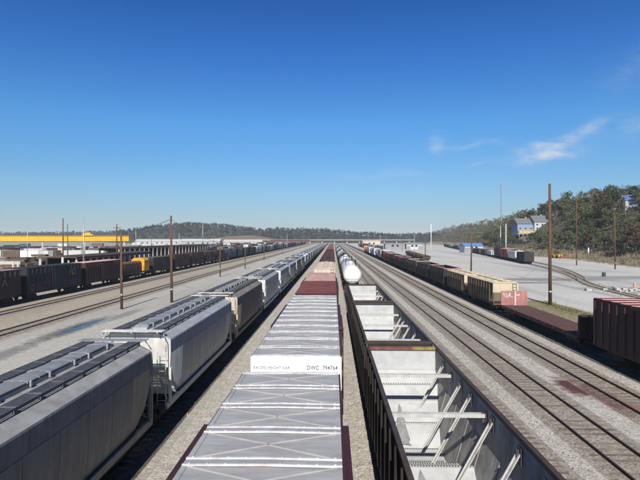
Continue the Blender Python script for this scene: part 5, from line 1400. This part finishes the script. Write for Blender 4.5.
# ground rise that carries the far wood
rb2 = [((px - VX)/F*q, q, max(.5, H + (VY - ptop(px))/F*q - (9 if px > 110 else 6))) for px in range(-90, 481, 10) for q in [1040 + 300*max(0, min(1, (125 - px)/20))]]
far_ground = mat('wooded_far_ground', (.030, .034, .022), .95, 0, .4, .05)
rise('distant_hill', rb2, 0, 50, far_ground)
b = MB()
for k in range(len(rb2) - 1):
    (x0, y0, h0), (x1, y1, h1) = rb2[k], rb2[k+1]; b.face([(x0, y0 + 50, h0 + .5), (x1, y1 + 50, h1 + .5), (x1*2.2, y1*2.2, h1 + 2), (x0*2.2, y0*2.2, h0 + 2)])
struct('distant_hill', b.mesh('distant_hill', far_ground))

sp_ = []
for k in range(2600):
    yq = rnd.uniform(95, 420); xo = rnd.uniform(9, 60); xq = foot(yq) + xo; pq = VX + xq/yq*F
    if 503 < pq < 550 and 290 < yq < 345: continue
    sp_.append((xq, yq, hill_z(xq, yq), rnd.uniform(1.2, 3.6), 26))
def shrubs(name, spots, m, seed, lab):
    rn = random.Random(seed); b = MB()
    for (x, y, z, h, n) in spots:
        mi = rn.choice((0, 0, 1, 1, 2, 3))
        for k in range(n):
            p = Vector((x + rn.gauss(0, h*.35), y + rn.gauss(0, h*.35), z + abs(rn.gauss(0, h*.4)))); leafquad(b, p, h*rn.uniform(.09, .17), rn, mi)
    return struct(name, b.mesh(name, *m), kind='stuff', label=lab)
shrubs('undergrowth', sp_, (F_['dark'], F_['olive'], F_['green'], twig), 12, 'dull undergrowth between the trees of the hillside')
# scrub on the bank and grass tufts
def tufts(name, spots, m, seed, lab):
    rnd = random.Random(seed); b = MB()
    for (x, y, z, h, n) in spots:
        for k in range(n):
            a = rnd.random()*6.28; l = Vector((math.cos(a), math.sin(a), 0)); p = Vector((x + rnd.gauss(0, h*.4), y + rnd.gauss(0, h*.4), z - .03)); t = p + l*h*.35 + Vector((rnd.gauss(0, h*.15), rnd.gauss(0, h*.15), h*rnd.uniform(.5, 1)))
            sdv = Vector((-l.y, l.x, 0))*h*.07; b.face([p - sdv, p + sdv, t], rnd.choice((0, 0, 1)))
    return struct(name, b.mesh(name, *m), kind='stuff', label=lab)
sp_ = []
for k in range(1500):
    y = rnd.uniform(100, 300); xo = rnd.uniform(1, 13); x = foot(y) + xo; sp_.append((x, y, hill_z(x, y), rnd.uniform(.5, 1.7), 14))
tufts('bank_brush', sp_, (F_['brush'], F_['rust']), 4, 'dry tan brush on the bank below the trees')
sp_ = []
for k in range(700): sp_.append((29.6 + rnd.gauss(0, .8), 64 + rnd.uniform(-10, 9), 0, rnd.uniform(.12, .4), 6))
for k in range(500):
    q = rnd.random(); yq = 80 + q*45; sp_.append((47 + (yq - 80)*.16 + rnd.gauss(0, .4) + rnd.choice((-1.6, 1.7)), yq, 0, rnd.uniform(.1, .35), 5))
for k in range(500):
    yq = rnd.uniform(100, 260); sp_.append((foot(yq) - abs(rnd.gauss(0, 1.6)), yq, 0, rnd.uniform(.15, .6), 6))
for k in range(260): sp_.append((rnd.uniform(24.9, 26.5), rnd.uniform(45, 130), 0, rnd.uniform(.1, .35), 5))
for k in range(400): sp_.append((-52 + rnd.gauss(0, 3), 148 + rnd.gauss(0, 10), 0, rnd.uniform(.2, .6), 6))
tufts('dry_grass', sp_, (foliage('dry_grass_blades', (.22, .19, .08)), F_['green']), 6, 'dry grass around the tall right pole')
# a few bare and green trees in the left yard
for (px, py, s, kd, lb) in ((142, 256, .45, 'oliveround', 'small olive bush on the grass behind the locomotive'), (137, 254.5, .35, 'greenround', 'low green bush left of the olive bush behind the locomotive')):
    x, d = at(px, py); put_tree(x, d, s, kd, lb, 'bushes in the left yard')
for k, (px, d, s, kd, nm) in enumerate(((503, 330, 1.1, 'darkround', 'dark evergreen tree at the left house corner'), (556, 326, 1.25, 'darkround', 'dark evergreen tree at the right end of the yellow deck'), (512, 312, .65, 'oliveround', 'small olive tree before the retaining wall'), (527, 312, .6, 'darkround', 'small dark tree before the retaining wall'), (538, 306, .55, 'bare', 'small bare tree before the retaining wall'), (552, 310, 1.1, 'bare', 'bare grey tree right of the retaining wall'), (519, 352, 1.3, 'bare', 'bare grey tree behind the left hillside house'), (531, 354, 1.4, 'oliveround', 'olive tree behind the two hillside houses'), (543, 353, 1.3, 'darkround', 'dark evergreen tree behind the right hillside house'))):
    put_tree((px - VX)/F*d, d, s, kd, nm)

# ------------------------------------------------------------------ air
hz = bpy.data.materials.new('thin_haze'); hz.use_nodes = True; t = hz.node_tree; t.nodes.clear()
ho = nn(t, 'ShaderNodeOutputMaterial'); pv = nn(t, 'ShaderNodeVolumePrincipled'); pv.inputs['Density'].default_value = .00014; pv.inputs['Color'].default_value = (.80, .88, 1.0, 1); pv.inputs['Anisotropy'].default_value = .0
t.links.new(pv.outputs[0], ho.inputs['Volume'])
struct('haze', MB().box(-3990, 3990, -295, 5990, -1.5, 75).mesh('haze', hz), kind='stuff')
